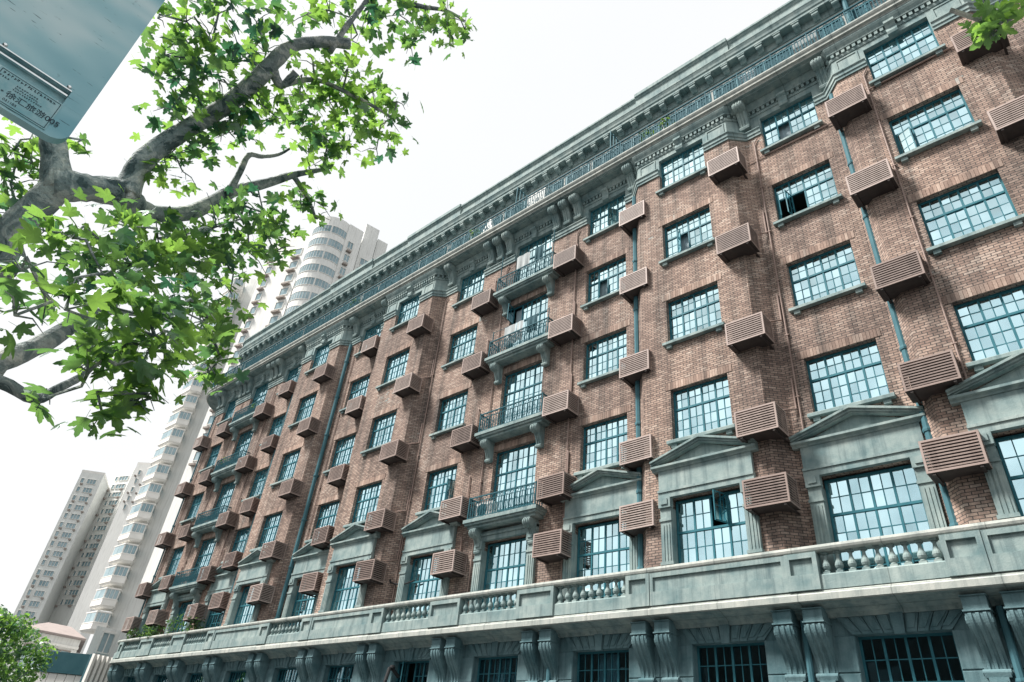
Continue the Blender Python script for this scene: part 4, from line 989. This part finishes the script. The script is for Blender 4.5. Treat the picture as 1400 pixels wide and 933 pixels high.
CLUMPS=[(-4.05, -15.84, 6.54, 0.24, 16), (-3.99, -15.59, 6.69, 0.24, 16), (-4.15, -15.99, 6.33, 0.21, 12), (-4.31, -15.98, 6.05, 0.18, 10), (-4.17, -16.15, 6.18, 0.15, 8), (-4.31, -15.79, 6.18, 0.23, 18), (-4.29, -15.58, 6.17, 0.23, 18), (-4.39, -15.76, 5.96, 0.23, 18), (-4.52, -15.74, 5.82, 0.16, 9), (-4.15, -15.55, 6.43, 0.24, 14), (-4.15, -15.77, 6.32, 0.18, 9), (-4.16, -15.41, 6.66, 0.17, 7), (-3.89, -15.29, 7.1, 0.19, 9), (-3.75, -15.17, 7.18, 0.19, 9), (-3.69, -14.87, 7.4, 0.25, 13), (-3.52, -14.65, 7.57, 0.26, 15), (-3.48, -14.38, 7.64, 0.24, 14), (-3.32, -14.27, 7.81, 0.24, 14), (-3.29, -14.05, 7.87, 0.13, 6), (-3.65, -14.4, 7.54, 0.16, 7), (-3.83, -14.87, 7.18, 0.17, 7), (-3.98, -15.03, 6.73, 0.22, 14), (-3.92, -14.79, 6.85, 0.25, 20), (-3.9, -14.49, 6.9, 0.25, 20), (-4.14, -14.74, 6.67, 0.26, 24), (-4.12, -14.43, 6.71, 0.25, 22), (-4.01, -14.21, 6.85, 0.21, 13), (-4.13, -15.01, 6.48, 0.24, 18), (-4.3, -15.0, 6.32, 0.18, 10), (-4.33, -14.63, 6.47, 0.21, 14), (-4.21, -14.13, 6.66, 0.14, 7), (-4.33, -14.4, 6.53, 0.18, 9), (-3.85, -14.23, 6.98, 0.12, 5), (-4.29, -15.2, 6.25, 0.22, 15), (-4.36, -15.3, 6.06, 0.19, 12), (-4.53, -15.35, 5.9, 0.19, 12), (-4.61, -15.45, 5.68, 0.19, 13), (-4.74, -15.59, 5.55, 0.18, 12), (-4.79, -15.6, 5.33, 0.15, 8), (-4.74, -15.43, 5.53, 0.15, 8), (-4.42, -15.24, 5.98, 0.15, 8), (-4.52, -14.6, 6.28, 0.16, 8), (-4.44, -14.42, 6.44, 0.16, 7), (-5.26, -16.4, 5.25, 0.21, 16), (-5.27, -16.26, 5.23, 0.18, 10), (-5.31, -16.29, 4.99, 0.23, 20), (-5.18, -16.36, 5.35, 0.14, 8), (-5.01, -16.11, 5.42, 0.11, 6), (-5.34, -16.18, 4.75, 0.16, 9), (-4.29, -16.01, 4.17, 0.16, 12), (-4.09, -15.88, 4.1, 0.17, 14), (-4.21, -15.73, 4.25, 0.19, 16), (-4.45, -15.61, 4.61, 0.19, 14), (-4.57, -15.4, 4.73, 0.21, 18), (-4.64, -15.22, 4.94, 0.22, 18), (-4.67, -15.04, 5.18, 0.22, 20), (-4.71, -14.88, 5.41, 0.23, 18), (-4.74, -14.72, 5.64, 0.22, 14), (-4.82, -14.56, 5.64, 0.18, 9), (-4.75, -14.92, 5.03, 0.22, 18), (-4.8, -14.69, 5.23, 0.2, 14), (-4.84, -14.47, 5.41, 0.18, 10), (-4.56, -15.13, 4.67, 0.21, 18), (-4.49, -15.31, 4.47, 0.2, 18), (-4.21, -15.53, 4.21, 0.19, 18), (-3.95, -15.67, 3.89, 0.16, 12), (-3.83, -15.8, 3.72, 0.13, 6), (-4.73, -14.33, 6.11, 0.19, 9), (-4.8, -14.23, 5.99, 0.13, 6), (-4.71, -14.49, 6.05, 0.15, 6), (-3.18, -16.05, 3.28, 0.13, 8), (-3.19, -15.94, 3.24, 0.13, 8), (-3.08, -15.99, 3.03, 0.13, 8), (-3.2, -15.83, 3.21, 0.13, 7), (-3.31, -15.66, 3.38, 0.15, 12), (-3.37, -15.52, 3.45, 0.16, 14), (-3.57, -15.36, 3.65, 0.17, 14), (-3.83, -15.18, 3.94, 0.16, 12), (-3.38, -15.41, 3.38, 0.16, 14), (-3.35, -15.53, 3.26, 0.16, 12), (-3.59, -15.24, 3.56, 0.15, 12), (-3.36, -15.41, 3.19, 0.16, 12), (-3.31, -15.52, 3.12, 0.15, 10), (-3.35, -15.48, 2.99, 0.14, 9), (-3.34, -15.39, 2.97, 0.1, 6), (-3.39, -15.46, 2.89, 0.09, 5), (-3.4, -15.35, 3.07, 0.12, 8), (-3.48, -15.29, 3.34, 0.11, 7), (-3.3, -15.65, 3.17, 0.12, 7), (-3.35, -15.61, 3.05, 0.09, 3), (-3.34, -15.72, 2.85, 0.09, 3), (-4.18, -14.98, 4.06, 0.14, 11), (-4.6, -14.8, 4.48, 0.15, 9), (-4.66, -14.67, 4.31, 0.12, 9), (-4.73, -14.62, 4.15, 0.12, 9), (-4.77, -14.54, 4.02, 0.11, 8), (-4.79, -14.63, 4.04, 0.09, 5), (-4.84, -14.69, 4.81, 0.17, 9)]

def bark():
    m, n, b = mat('plane_bark'); L = n.links; geo = N(n, 'ShaderNodeNewGeometry')
    vo = N(n, 'ShaderNodeTexNoise', Scale=5, Detail=5, Roughness=.65, Distortion=1.2); L.new(geo.outputs['Position'], vo.inputs['Vector'])
    col = ramp(n, [(.40, (.06,.095,.10)), (.43, (.17,.215,.22)), (.52, (.22,.265,.265)), (.545, (.36,.395,.385)), (.62, (.40,.43,.41)), (.635, (.56,.57,.53))], vo.outputs['Fac'])
    L.new(col, b.inputs['Base Color']); b.inputs['Roughness'].default_value = .85
    n3 = N(n, 'ShaderNodeTexNoise', Scale=30, Detail=5); L.new(geo.outputs['Position'], n3.inputs['Vector'])
    ad = N(n, 'ShaderNodeMath', operation='ADD'); L.new(vo.outputs['Fac'], ad.inputs[0]); L.new(n3.outputs['Fac'], ad.inputs[1])
    bp = N(n, 'ShaderNodeBump', Strength=.8, Distance=.03); L.new(ad.outputs[0], bp.inputs['Height']); L.new(bp.outputs['Normal'], b.inputs['Normal']); return m
M_BARK = bark()
def smooth_path(pts, sub=4):
    P = [Vector(p[:3]) for p in pts]; Q = [p[3] for p in pts]; o = []
    for i in range(len(P)-1):
        p0, p1, p2, p3 = P[max(i-1,0)], P[i], P[i+1], P[min(i+2,len(P)-1)]
        for k in range(sub):
            t = k/sub; o.append((.5*((2*p1)+(p2-p0)*t+(2*p0-5*p1+4*p2-p3)*t*t+(3*p1-p0-3*p2+p3)*t**3), Q[i]+(Q[i+1]-Q[i])*t))
    o.append((P[-1], Q[-1])); return [a for a, _ in o], [a for _, a in o]
def limb(name, pts, parent, n=10, knob=.06, seed=0):
    rr = random.Random(seed); p, r = smooth_path(pts); r = [q*(1+rr.uniform(-knob, knob)) for q in r]
    b = MB(); b.tube(p, r, n); return b.build(name, M_BARK, parent, smooth=True)
def leaf_mesh(seed):
    """five lobed plane leaf, unit width, stalk at the origin, lying in xy and drooping in z"""
    rr = random.Random(seed); out_ = []
    lobes = [(-118,.40),(-62,.50),(0,.62),(62,.50),(118,.40)]
    pts = [(0,-.02)]
    for i, (a, l) in enumerate(lobes):
        a += rr.uniform(-6,6); l *= rr.uniform(.9,1.1)
        def pp(da, f): return (f*l*math.sin(R(a+da)), .22+f*l*math.cos(R(a+da)))
        pts += [pp(-24,.66), pp(-14,.70), pp(-10,.86), pp(0,1.0), pp(10,.86), pp(14,.70), pp(24,.66)] if i in (1,2,3) else [pp(-22,.66), pp(-8,.85), pp(0,1.0), pp(9,.82), pp(22,.64)]
        if i < 4: am = (lobes[i][0]+lobes[i+1][0])/2; pts.append((.24*math.sin(R(am)), .22+.24*math.cos(R(am))))
    b = MB(); c = (0,.22); bend = rr.uniform(.15,.5); fold = rr.uniform(.05,.3)
    def z(p): return -bend*(p[0]**2+max(0,p[1]-.2)**2*.9)+fold*abs(p[0])*.5
    V = [(c[0],c[1],.02)]+[(x,y,z((x,y))) for x, y in pts]
    n = len(pts)
    b.solid(V, [(0, 1+(i+1)%n, 1+i) for i in range(n)])
    b.solid([(-.008,0,0),(.008,0,0),(.008,-.35,.10),(-.008,-.35,.10)], [(0,1,2,3)])
    return b
LV = [leaf_mesh(i) for i in range(7)]; LM = [l.mesh('leaf', M_LEAF) for l in LV]
def leaf_matrix(c, size, rr):
    n = Vector((rr.gauss(0,.55), rr.gauss(0,.55), rr.gauss(.75,.35))).normalized(); t = n.orthogonal().normalized(); t.rotate(Matrix.Rotation(rr.uniform(0,6.28),3,n))
    t = (t+Vector((0,0,-.35))); t = (t-n*t.dot(n)).normalized(); x = t.cross(n)
    m_ = Matrix((x, t, n)).transposed().to_4x4(); return Matrix.Translation(c) @ m_ @ Matrix.Scale(size, 4)
def grow(root, branches, clumps, nbig, eye, seed, size=.136):
    rr = random.Random(seed); skel = [Vector(p) for q in branches.values() for p in smooth_path(q)[0]]; leaves = []; tw = MB()
    todo = [(Vector((x,y,z)), r, n) for (x,y,z,r,n) in clumps]; order = []
    near_ = [min(((p-c).length, i) for i, p in enumerate(skel)) for c, _, _ in todo]
    while todo:         # each spray joins the closest limb or the spray already grown nearest to it
        k = min(range(len(todo)), key=lambda i: near_[i][0]); c, r, n = todo.pop(k); d_, i = near_.pop(k); order.append((c, r, n, skel[i])); skel.append(c)
        near_ = [min(q, ((c-t[0]).length, len(skel)-1)) for q, t in zip(near_, todo)]
    for (c, r, n, a) in order:
        m_ = (a+c)/2+Vector((rr.uniform(-.1,.1), rr.uniform(-.1,.1), .06))
        tw.tube([a, m_, c], [.010,.008,.006], 5)
        for k in range(3):
            e = c+Vector((rr.uniform(-1,1), rr.uniform(-1,1), rr.uniform(-1,.6)))*r; tw.tube([c, (c+e)/2+Vector((0,0,.03)), e], [.005,.004,.002], 4)
        for k in range(int(n*(2.1 if (c-eye).length > 5.4 else 1.6)) if n > 8 else n+2):
            d = Vector((rr.gauss(0,.6), rr.gauss(0,.6), rr.gauss(0,.5)))*r; leaves.append((c+d, size*rr.choice([.55,.7,.85,1,1,1.15])))
    tw.build('twigs', M_BARK, root)['kind'] = 'stuff'
    leaves.sort(key=lambda l: (l[0]-eye).length/l[1]); rest = MB()
    for i, (c, s) in enumerate(leaves):
        m_ = leaf_matrix(c, s, rr); k = rr.randrange(7)
        if i < nbig: o = link('leaf', LM[k], root); o.matrix_local = m_
        else: rest.solid(LV[k].v, LV[k].f, 0, m_)
    if rest.v: rest.build('foliage', M_LEAF, root)['kind'] = 'stuff'
TR = tag(empty('plane_tree'), 'plane tree reaching in from the left with mottled limbs and lobed leaves', 'tree')
t0 = BRANCHES['trunk'][0]
trunk_pts = [(-6.9,-18.3,0,.34),(-6.8,-18.1,1.2,.29),(-6.5,-17.7,2.6,.22),(-6.0,-17.2,3.5,.17)]+[tuple(p) for p in BRANCHES['trunk'][1:]]
limb('trunk', trunk_pts, TR, 14, .05, 1)
lo = BRANCHES['low'][0]; lo2 = BRANCHES['low2'][0]
BRANCHES['low'] = [(-6.1,-17.5,3.2,.16),(-4.2,-16.9,2.75,.09)]+list(BRANCHES['low']); BRANCHES['low2'] = [BRANCHES['low'][2]]+list(BRANCHES['low2'])[1:]
for i, (k, p) in enumerate(BRANCHES.items()):
    if k != 'trunk': limb('branch', p, TR, 10, .07, i+3)
grow(TR, BRANCHES, CLUMPS, 300, CAM, 5)
# a second plane tree stands behind the camera on the right; one drooping twig enters the frame
T2 = tag(empty('plane_tree'), 'bright green plane leaves drooping in at the top right corner', 'tree'); 
B2 = dict(arm=[(3.4,-18.6,4.6,.13),(2.4,-17.0,5.4,.08),(1.2,-15.4,5.2,.05),(.5,-14.6,4.55,.018),(.26,-14.36,4.08,.006),(.22,-14.30,3.9,.003)])
limb('trunk', [(3.6,-18.9,0,.36),(3.55,-18.8,2,.30),(3.4,-18.6,4.6,.26),(3.2,-18.5,7.5,.2)], T2, 12, .05, 30); limb('branch', B2['arm'], T2, 8, .05, 31)
grow(T2, B2, [(.26,-14.36,4.02,.07,8),(.23,-14.31,3.94,.055,9),(.235,-14.29,3.89,.035,6),(.215,-14.28,3.86,.02,3)], 300, CAM, 12, .085)

# round street tree far left, below the towers
def polar(az, d, z=0): return Vector((-d*math.sin(R(az)), -16.2+d*math.cos(R(az)), z))
ST = tag(empty('street_tree', polar(77.6, 45)), 'dense round green street tree at the bottom left corner', 'tree')
b = MB(); b.tube([(0,0,0),(.05,0,1.2),(0,.1,2.6),(.1,0,4.2)], [.2,.16,.13,.07], 8)
for a in range(5): b.tube([(0,.05,2.0+.2*a),(math.cos(a*1.3)*1.1,math.sin(a*1.3)*1.1,3.4+.2*a),(math.cos(a*1.3)*2.0,math.sin(a*1.3)*2,4.4+.2*a)], [.08,.05,.02], 5)
b.build('trunk', M_BARK, ST)
f = MB(); rr = random.Random(9)
for i in range(46):
    while True:
        p = Vector((rr.uniform(-1,1), rr.uniform(-1,1), rr.uniform(-1,1)))
        if p.length < 1: break
    q = foliage_ball(150, .78, .6, .12, 100+i, .6); c = Vector((p.x*2.5, p.y*2.5, 5.05+p.z*2.5))
    f.solid([tuple(Vector(v)+c) for v in q.v], q.f)
f.build('crown', M_LEAF, ST)['kind'] = 'stuff'

# ------------------------------------------------------------------ towers and small buildings behind
M_TOW = noisy('hazy_cream_render', (.70,.715,.70), (.78,.79,.77), .12, .9, streak=(.48,.48,.46))  # albedo raised so the wall colour carries distance haze
M_TOW2 = noisy('hazy_grey_render', (.62,.645,.63), (.70,.72,.70), .1, .9, streak=(.42,.44,.44))  # grey likewise paled, haze is in the colour
M_TWHITE = noisy('white_tower_trim', (.66,.66,.63), (.78,.77,.74), .5, .8)
M_ROOFP = noisy('pink_roof_tiles', (.25,.215,.205), (.31,.27,.255), 2, .9, .4, 8)
M_FASCIA = noisy('dark_teal_fascia', (.015,.075,.095), (.03,.10,.12), 2, .5)
M_LEDGE = noisy('brown_ledge', (.24,.21,.19), (.34,.30,.275), 1, .9)
def block(poly, z0, z1, m, name='wall', parent=None, parapet=True):
    b = MB(); b.prism([(p[0],p[1]) for p in poly], z0, z1, axis='z')
    return b.build(name, m, parent)
def wall_window(parent, p, q, s0, s1, z0, z1, lights=2, proud=.10, name='window', frame=None):
    """framed window on the wall p->q: frame mesh with its panes as a child"""
    p, q = Vector((p[0],p[1],0)), Vector((q[0],q[1],0)); d = (q-p); L = d.length; d = d/L
    X = Matrix.Translation(p+d*(s0*L)) @ Matrix.Rotation(math.atan2(d.y, d.x), 4, 'Z'); w_ = (s1-s0)*L; t = .09
    f = MB(); f.box(-t, 0, -proud, .05, z0-t, z1+t, 0, X); f.box(w_, w_+t, -proud, .05, z0-t, z1+t, 0, X); f.box(0, w_, -proud, .05, z0-t, z0, 0, X); f.box(0, w_, -proud, .05, z1, z1+t, 0, X)
    for i in range(1, lights): f.box(w_*i/lights-.04, w_*i/lights+.04, -proud+.02, .05, z0, z1, 0, X)
    o = f.build(name, frame or M_TWHITE, parent)
    for i in range(lights):
        g = MB(); g.box(w_*i/lights+.045, w_*(i+1)/lights-.045, -.04, .02, z0+.005, z1-.005, 0, X); g.build('pane', M_TGLASS, o)
    return o
def ledge(parent, p, q, s0, s1, z, out_=.6, h=.35):
    p, q = Vector((p[0],p[1],0)), Vector((q[0],q[1],0)); d = (q-p); L = d.length; d = d/L
    X = Matrix.Translation(p+d*(s0*L)) @ Matrix.Rotation(math.atan2(d.y, d.x), 4, 'Z'); b = MB(); b.box(0, (s1-s0)*L, -out_, .02, z, z+h, 0, X); return b.build('air_conditioner_shelf', M_LEDGE, parent)
rt = random.Random(11)
# far slab tower
def slab_tower(lab, az0, az1, az2, d0, d1, d2, el, rows, pattern, m):
    T = tag(empty('tower_block', polar(az0, d0)), lab, 'tower', 'distant apartment towers'); o = T.location
    P, Q, S = polar(az0,d0)-o, polar(az1,d1)-o, polar(az2,d2)-o; h = 1.6+d0*math.tan(R(el))
    block([P, Q, S, S+(P-Q)], 0, h, m, parent=T)
    b = MB(); b.prism([(p[0],p[1]) for p in (P+(P-Q)*.01, Q+(Q-P)*.01, S+(S-P)*.01, S+(P-Q)*1.01)], h+.01, h+.8, axis='z'); b.build('parapet', M_TWHITE, T)
    for k in range(rows):
        z = h-3.6-k*2.95
        for (s0, s1, n) in pattern:
            wall_window(T, P, Q, s0+rt.uniform(-.01,.01), s1, z, z+1.5, n, .25)
        if rt.random() < .7: ledge(T, P, Q, .78, .86, z-.75, .7, .5)
        if rt.random() < .5: ledge(T, P, Q, .20, .28, z-.75, .7, .5)
    return T
slab_tower('slim grey tower block farthest left with paired window columns', 77.4, 75.95, 75.25, 255, 252, 268, 16.4, 15, [(.14,.27,1),(.42,.80,3)], M_TOW2)
slab_tower('pale tower block just right of the grey slab tower', 75.55, 74.2, 73.6, 268, 259, 276, 16.9, 15, [(.34,.44,1),(.52,.90,3)], M_TOW)
slab_tower('plain cream tower peeping out behind the bay windows', 74.15, 73.2, 72.6, 246, 243, 258, 17.9, 5, [(.35,.5,1)], M_TOW)
# big cream tower next door: blank wall, stacked bay windows, round stair of ribbon windows
AT_ = tag(empty('cream_apartment_tower', polar(70, 104)), 'tall cream apartment tower with stacked bay windows behind the brick block', 'tower'); o_ = AT_.location
A0, A1, A2 = polar(71.9,109)-o_, polar(64.5,101)-o_, polar(64.5,122)-o_; HB = 1.6+107*math.tan(R(34.2))
block([A0, A1, A2, A2+(A0-A1)], 0, HB, M_TOW, parent=AT_)
def bay_stack(azs, ds, z0, z1, step=2.95):
    pts = [polar(a, d)-o_ for a, d in zip(azs, ds)]; c = sum(pts, Vector())/len(pts); k = 0; z = z0
    while z < z1:
        def sc(f): return [c+(p-c)*f for p in pts]
        b = MB(); low_, up_ = sc(.82), sc(1.0); n = len(pts); mid = sc(1.0)
        vs_ = [(p.x,p.y,z) for p in low_]+[(p.x,p.y,z+.30) for p in mid]+[(p.x,p.y,z+1.05) for p in up_]
        b.solid(vs_, [tuple(range(n-1,-1,-1)), tuple(range(2*n,3*n))]+[(i,(i+1)%n,n+(i+1)%n,n+i) for i in range(n)]+[(n+i,n+(i+1)%n,2*n+(i+1)%n,2*n+i) for i in range(n)])
        b.prism([(p.x,p.y) for p in sc(1.03)], z+1.051, z+1.13, axis='z'); b.prism([(p.x,p.y) for p in sc(1.02)], z+2.35, z+2.5, axis='z')
        B_ = b.build('bay', M_TWHITE, AT_)
        g = sc(.95); 
        for i in range(n-1):
            if i < n-1: wall_window(B_, g[i], g[i+1], .06, .94, z+1.2, z+2.30, 2 if i != 1 else 3, .03, 'bay_window')
        b = MB(); b.prism([(p.x,p.y) for p in sc(.93)], z+1.131, z+2.349, axis='z'); b.build('bay_core', M_TGLASS, B_)
        z += step; k += 1
bay_stack((73.35, 72.75, 71.85, 71.7), (110.5, 107, 106.6, 109.6), 14.0, HB-3)
bay_stack((70.1, 69.75, 69.15, 69.0), (106.2, 103.6, 103.2, 105.2), 38, HB-4)
# round part
CC, RC = polar(65.5, 97)-o_, 3.45; HQ = 1.6+95*math.tan(R(40.5))
b = MB(); b.prism([(CC.x+RC*math.cos(R(a)), CC.y+RC*math.sin(R(a))) for a in range(0,360,12)], 0, HQ, axis='z'); b.build('round_wall', M_TOW, AT_)
view = math.degrees(math.atan2(-CC.y-o_.y-16.2, -CC.x-o_.x))
for k in range(16):
    z = HQ-3.6-k*2.95
    for (a0, a1) in ((-78, -12), (-8, 62)):
        f = MB(); n = 8
        for i in range(n):
            aa, ab = R(view+a0+(a1-a0)*i/n), R(view+a0+(a1-a0)*(i+1)/n)
            p, q = (CC.x+(RC-.02)*math.cos(aa), CC.y+(RC-.02)*math.sin(aa)), (CC.x+(RC-.02)*math.cos(ab), CC.y+(RC-.02)*math.sin(ab))
            ro = RC+.07
            P, Q = (CC.x+ro*math.cos(aa), CC.y+ro*math.sin(aa)), (CC.x+ro*math.cos(ab), CC.y+ro*math.sin(ab))
            for z0_, z1_ in ((z-.09, z), (z+1.45, z+1.54)): f.prism([p, P, Q, q], z0_, z1_, axis='z')
            c2 = R(view+a0+(a1-a0)*i/n); e = .012
            f.prism([(CC.x+(RC-.02)*math.cos(c2), CC.y+(RC-.02)*math.sin(c2)), (CC.x+ro*math.cos(c2), CC.y+ro*math.sin(c2)), (CC.x+ro*math.cos(c2+e), CC.y+ro*math.sin(c2+e)), (CC.x+(RC-.02)*math.cos(c2+e), CC.y+(RC-.02)*math.sin(c2+e))], z+.001, z+1.449, axis='z')
        W_ = f.build('ribbon_window', M_TWHITE, AT_)
        for i in range(n):
            aa, ab = R(view+a0+(a1-a0)*i/n)+.014, R(view+a0+(a1-a0)*(i+1)/n)-.002; g = MB(); ri, ro = RC-.02, RC+.03
            g.prism([(CC.x+r_*math.cos(a), CC.y+r_*math.sin(a)) for r_, a in ((ri,aa),(ro,aa),(ro,ab),(ri,ab))], z+.004, z+1.446, axis='z'); g.build('pane', M_TGLASS, W_)
# flats left and right of the round part
Lp, Lq, Ls = polar(70.8,104)-o_, polar(67.6,97.5)-o_, polar(67.6,118)-o_; HL = 1.6+100*math.tan(R(38.4))
block([Lp, Lq, Ls, Ls+(Lp-Lq)], 20, HL, M_TOW, 'left_wing', AT_)
R1, R2_, R3_, R4_, R5_, R6_ = polar(64.2,94.2)-o_, polar(62.55,95.2)-o_, polar(62.5,97.2)-o_, polar(61.0,98.0)-o_, polar(60.95,99.5)-o_, polar(59.8,100.2)-o_; HR = HQ+.15; HR2 = 1.6+98*math.tan(R(41.0))
block([R1, R2_, R2_+(Ls-Lq), R1+(Ls-Lq)], 20, HR, M_TOW, 'right_wing', AT_); block([R3_, R4_, R4_+(Ls-Lq), R3_+(Ls-Lq)], 20, HR2, M_TOW, 'end_wing', AT_); block([R5_, R6_, R6_+(Ls-Lq), R5_+(Ls-Lq)], 20, HR2-.8, M_TOW, 'end_wing', AT_)
for k in range(14):
    z = HR-5.2-k*2.95
    wall_window(AT_, R1, R2_, .22, .55, z, z+1.4, 2, .12); ledge(AT_, R1, R2_, .22, .52, z-.95, .5, .3)
    wall_window(AT_, R3_, R4_, .25, .8, z-.4, z+1.0, 2, .12); ledge(AT_, R3_, R4_, .25, .7, z-1.4, .5, .3)
    z2 = HL-5-k*2.95; wall_window(AT_, Lp, Lq, .72, .9, z2, z2+1.4, 1, .12); ledge(AT_, Lp, Lq, .72, .9, z2-.95, .6, .3)
    wall_window(AT_, Lp, Lq, .12, .25, z2, z2+1.4, 1, .12); ledge(AT_, Lp, Lq, .12, .25, z2-.95, .6, .3)

# low house with the pink hipped roof
HS = tag(empty('low_house', polar(74.6, 72)), 'low cream house with pinkish hipped roof and wide gridded window', 'house'); o_ = HS.location
P, Q = polar(76.4,71)-o_, polar(73.0,72)-o_; back = polar(73.0,82)-polar(73.0,72); zE = 1.6+71*math.tan(R(6.05)); zR = 1.6+73*math.tan(R(7.0))
block([P, Q, Q+back, P+back], 0, zE, M_TOW, parent=HS)
b = MB(); ov = .35; d_ = (Q-P).normalized(); bb = back.normalized(); a = [P-d_*ov-bb*ov, Q+d_*ov-bb*ov, Q+d_*ov+back+bb*ov, P-d_*ov+back+bb*ov]
r0, r1 = (P+back*.5)+(Q-P)*.28, (P+back*.5)+(Q-P)*.72
b.solid([(p.x,p.y,zE+.002) for p in a]+[(p.x,p.y,zE+.16) for p in a]+[(r0.x,r0.y,zR),(r1.x,r1.y,zR)], [(0,3,2,1),(0,1,5,4),(1,2,6,5),(2,3,7,6),(3,0,4,7),(4,5,9,8),(5,6,9),(6,7,8,9),(7,4,8)]); b.build('roof', M_ROOFP, HS)
wall_window(HS, P, Q, .12, .88, zE-2.7, zE-1.0, 5, .1, frame=M_LEDGE)
b = MB(); X = Matrix.Translation(P) @ Matrix.Rotation(math.atan2(d_.y,d_.x),4,'Z'); b.box(0, (Q-P).length, -.2, 0, zE-.75, zE-.55, 0, X); b.build('string_course', M_TWHITE, HS)
# shop front with the dark fascia, in front of it
SH = tag(empty('shop_pavilion', polar(73.2, 56)), 'low white panelled shop with a broad dark teal fascia', 'shop'); o_ = SH.location
P, Q = polar(74.5,57)-o_, polar(71.9,55)-o_; back = polar(72,66)-polar(72,56); zt = 1.6+56*math.tan(R(5.15)); zf = 1.6+56*math.tan(R(3.9))
block([P, Q, Q+back, P+back], 0, zf, M_TWHITE, parent=SH)
d_ = (Q-P).normalized(); X = Matrix.Translation(P) @ Matrix.Rotation(math.atan2(d_.y,d_.x),4,'Z'); L_ = (Q-P).length
b = MB(); b.box(-.1, L_+.1, -.15, 8, zf+.01, zt, 0, X); b.build('fascia', M_FASCIA, SH)
for i in range(5):
    for j in range(4):
        b = MB(); b.box(i*L_/5+.03, (i+1)*L_/5-.03, -.06, 0, zf-(j+1)*1.25+.03, zf-j*1.25-.03, 0, X); b.build('wall_panel', M_TWHITE, SH)
# striped louvre wall beside the brick block
LW = tag(empty('louvre_wall', polar(71.2, 52)), 'white and dark upright fins at the far end of the brick block', 'wall'); o_ = LW.location
P, Q = polar(71.95,52)-o_, polar(70.2,53)-o_; d_ = (Q-P).normalized(); X = Matrix.Translation(P) @ Matrix.Rotation(math.atan2(d_.y,d_.x),4,'Z'); L_ = (Q-P).length; zt = 1.6+52*math.tan(R(5.3))
b = MB(); b.box(0, L_, .1, .3, 0, zt, 0, X); b.build('backing', M_FASCIA, LW)
for i in range(6):
    b = MB(); b.box(i*L_/6, i*L_/6+L_/11, -.15, .095, 0, zt+.02, 0, X); b.build('fin', M_TWHITE, LW)
LB = tag(empty('annex_building', polar(70.6, 58)), 'cream annex with one small window at the far end of the balcony', 'building'); o_ = LB.location
P, Q = polar(72.4,60)-o_, polar(69.4,61)-o_; back = polar(71,72)-polar(71,60); h_ = 1.6+60*math.tan(R(7.0)); block([P,Q,Q+back,P+back], 0, h_, M_TOW, parent=LB)
wall_window(LB, P, Q, .18, .42, h_-1.6, h_-.35, 2, .1)
# unseen terrace added across the street, dark and tall to shape window reflections
OP = tag(empty('added_terrace_house', (-22, -30, 0)), 'unseen dark terrace of houses added across the street for window reflections', 'building')
b = MB(); b.box(-45, 50, -9, 0, 0, 14.5); b.build('wall', M_OPP, OP)
b = MB(); b.prism([(.4,14.51),(-4.5,17.5),(-9.4,14.51)], -45.4, 50.4); b.build('roof', M_FASCIA, OP)
for i in range(28):
    for j in range(3):
        b = MB(); x = -43+i*3.3; b.box(x, x+1.3, -.05, .08, 1.4+j*3.1, 3.2+j*3.1); b.build('window', M_TGLASS, OP)
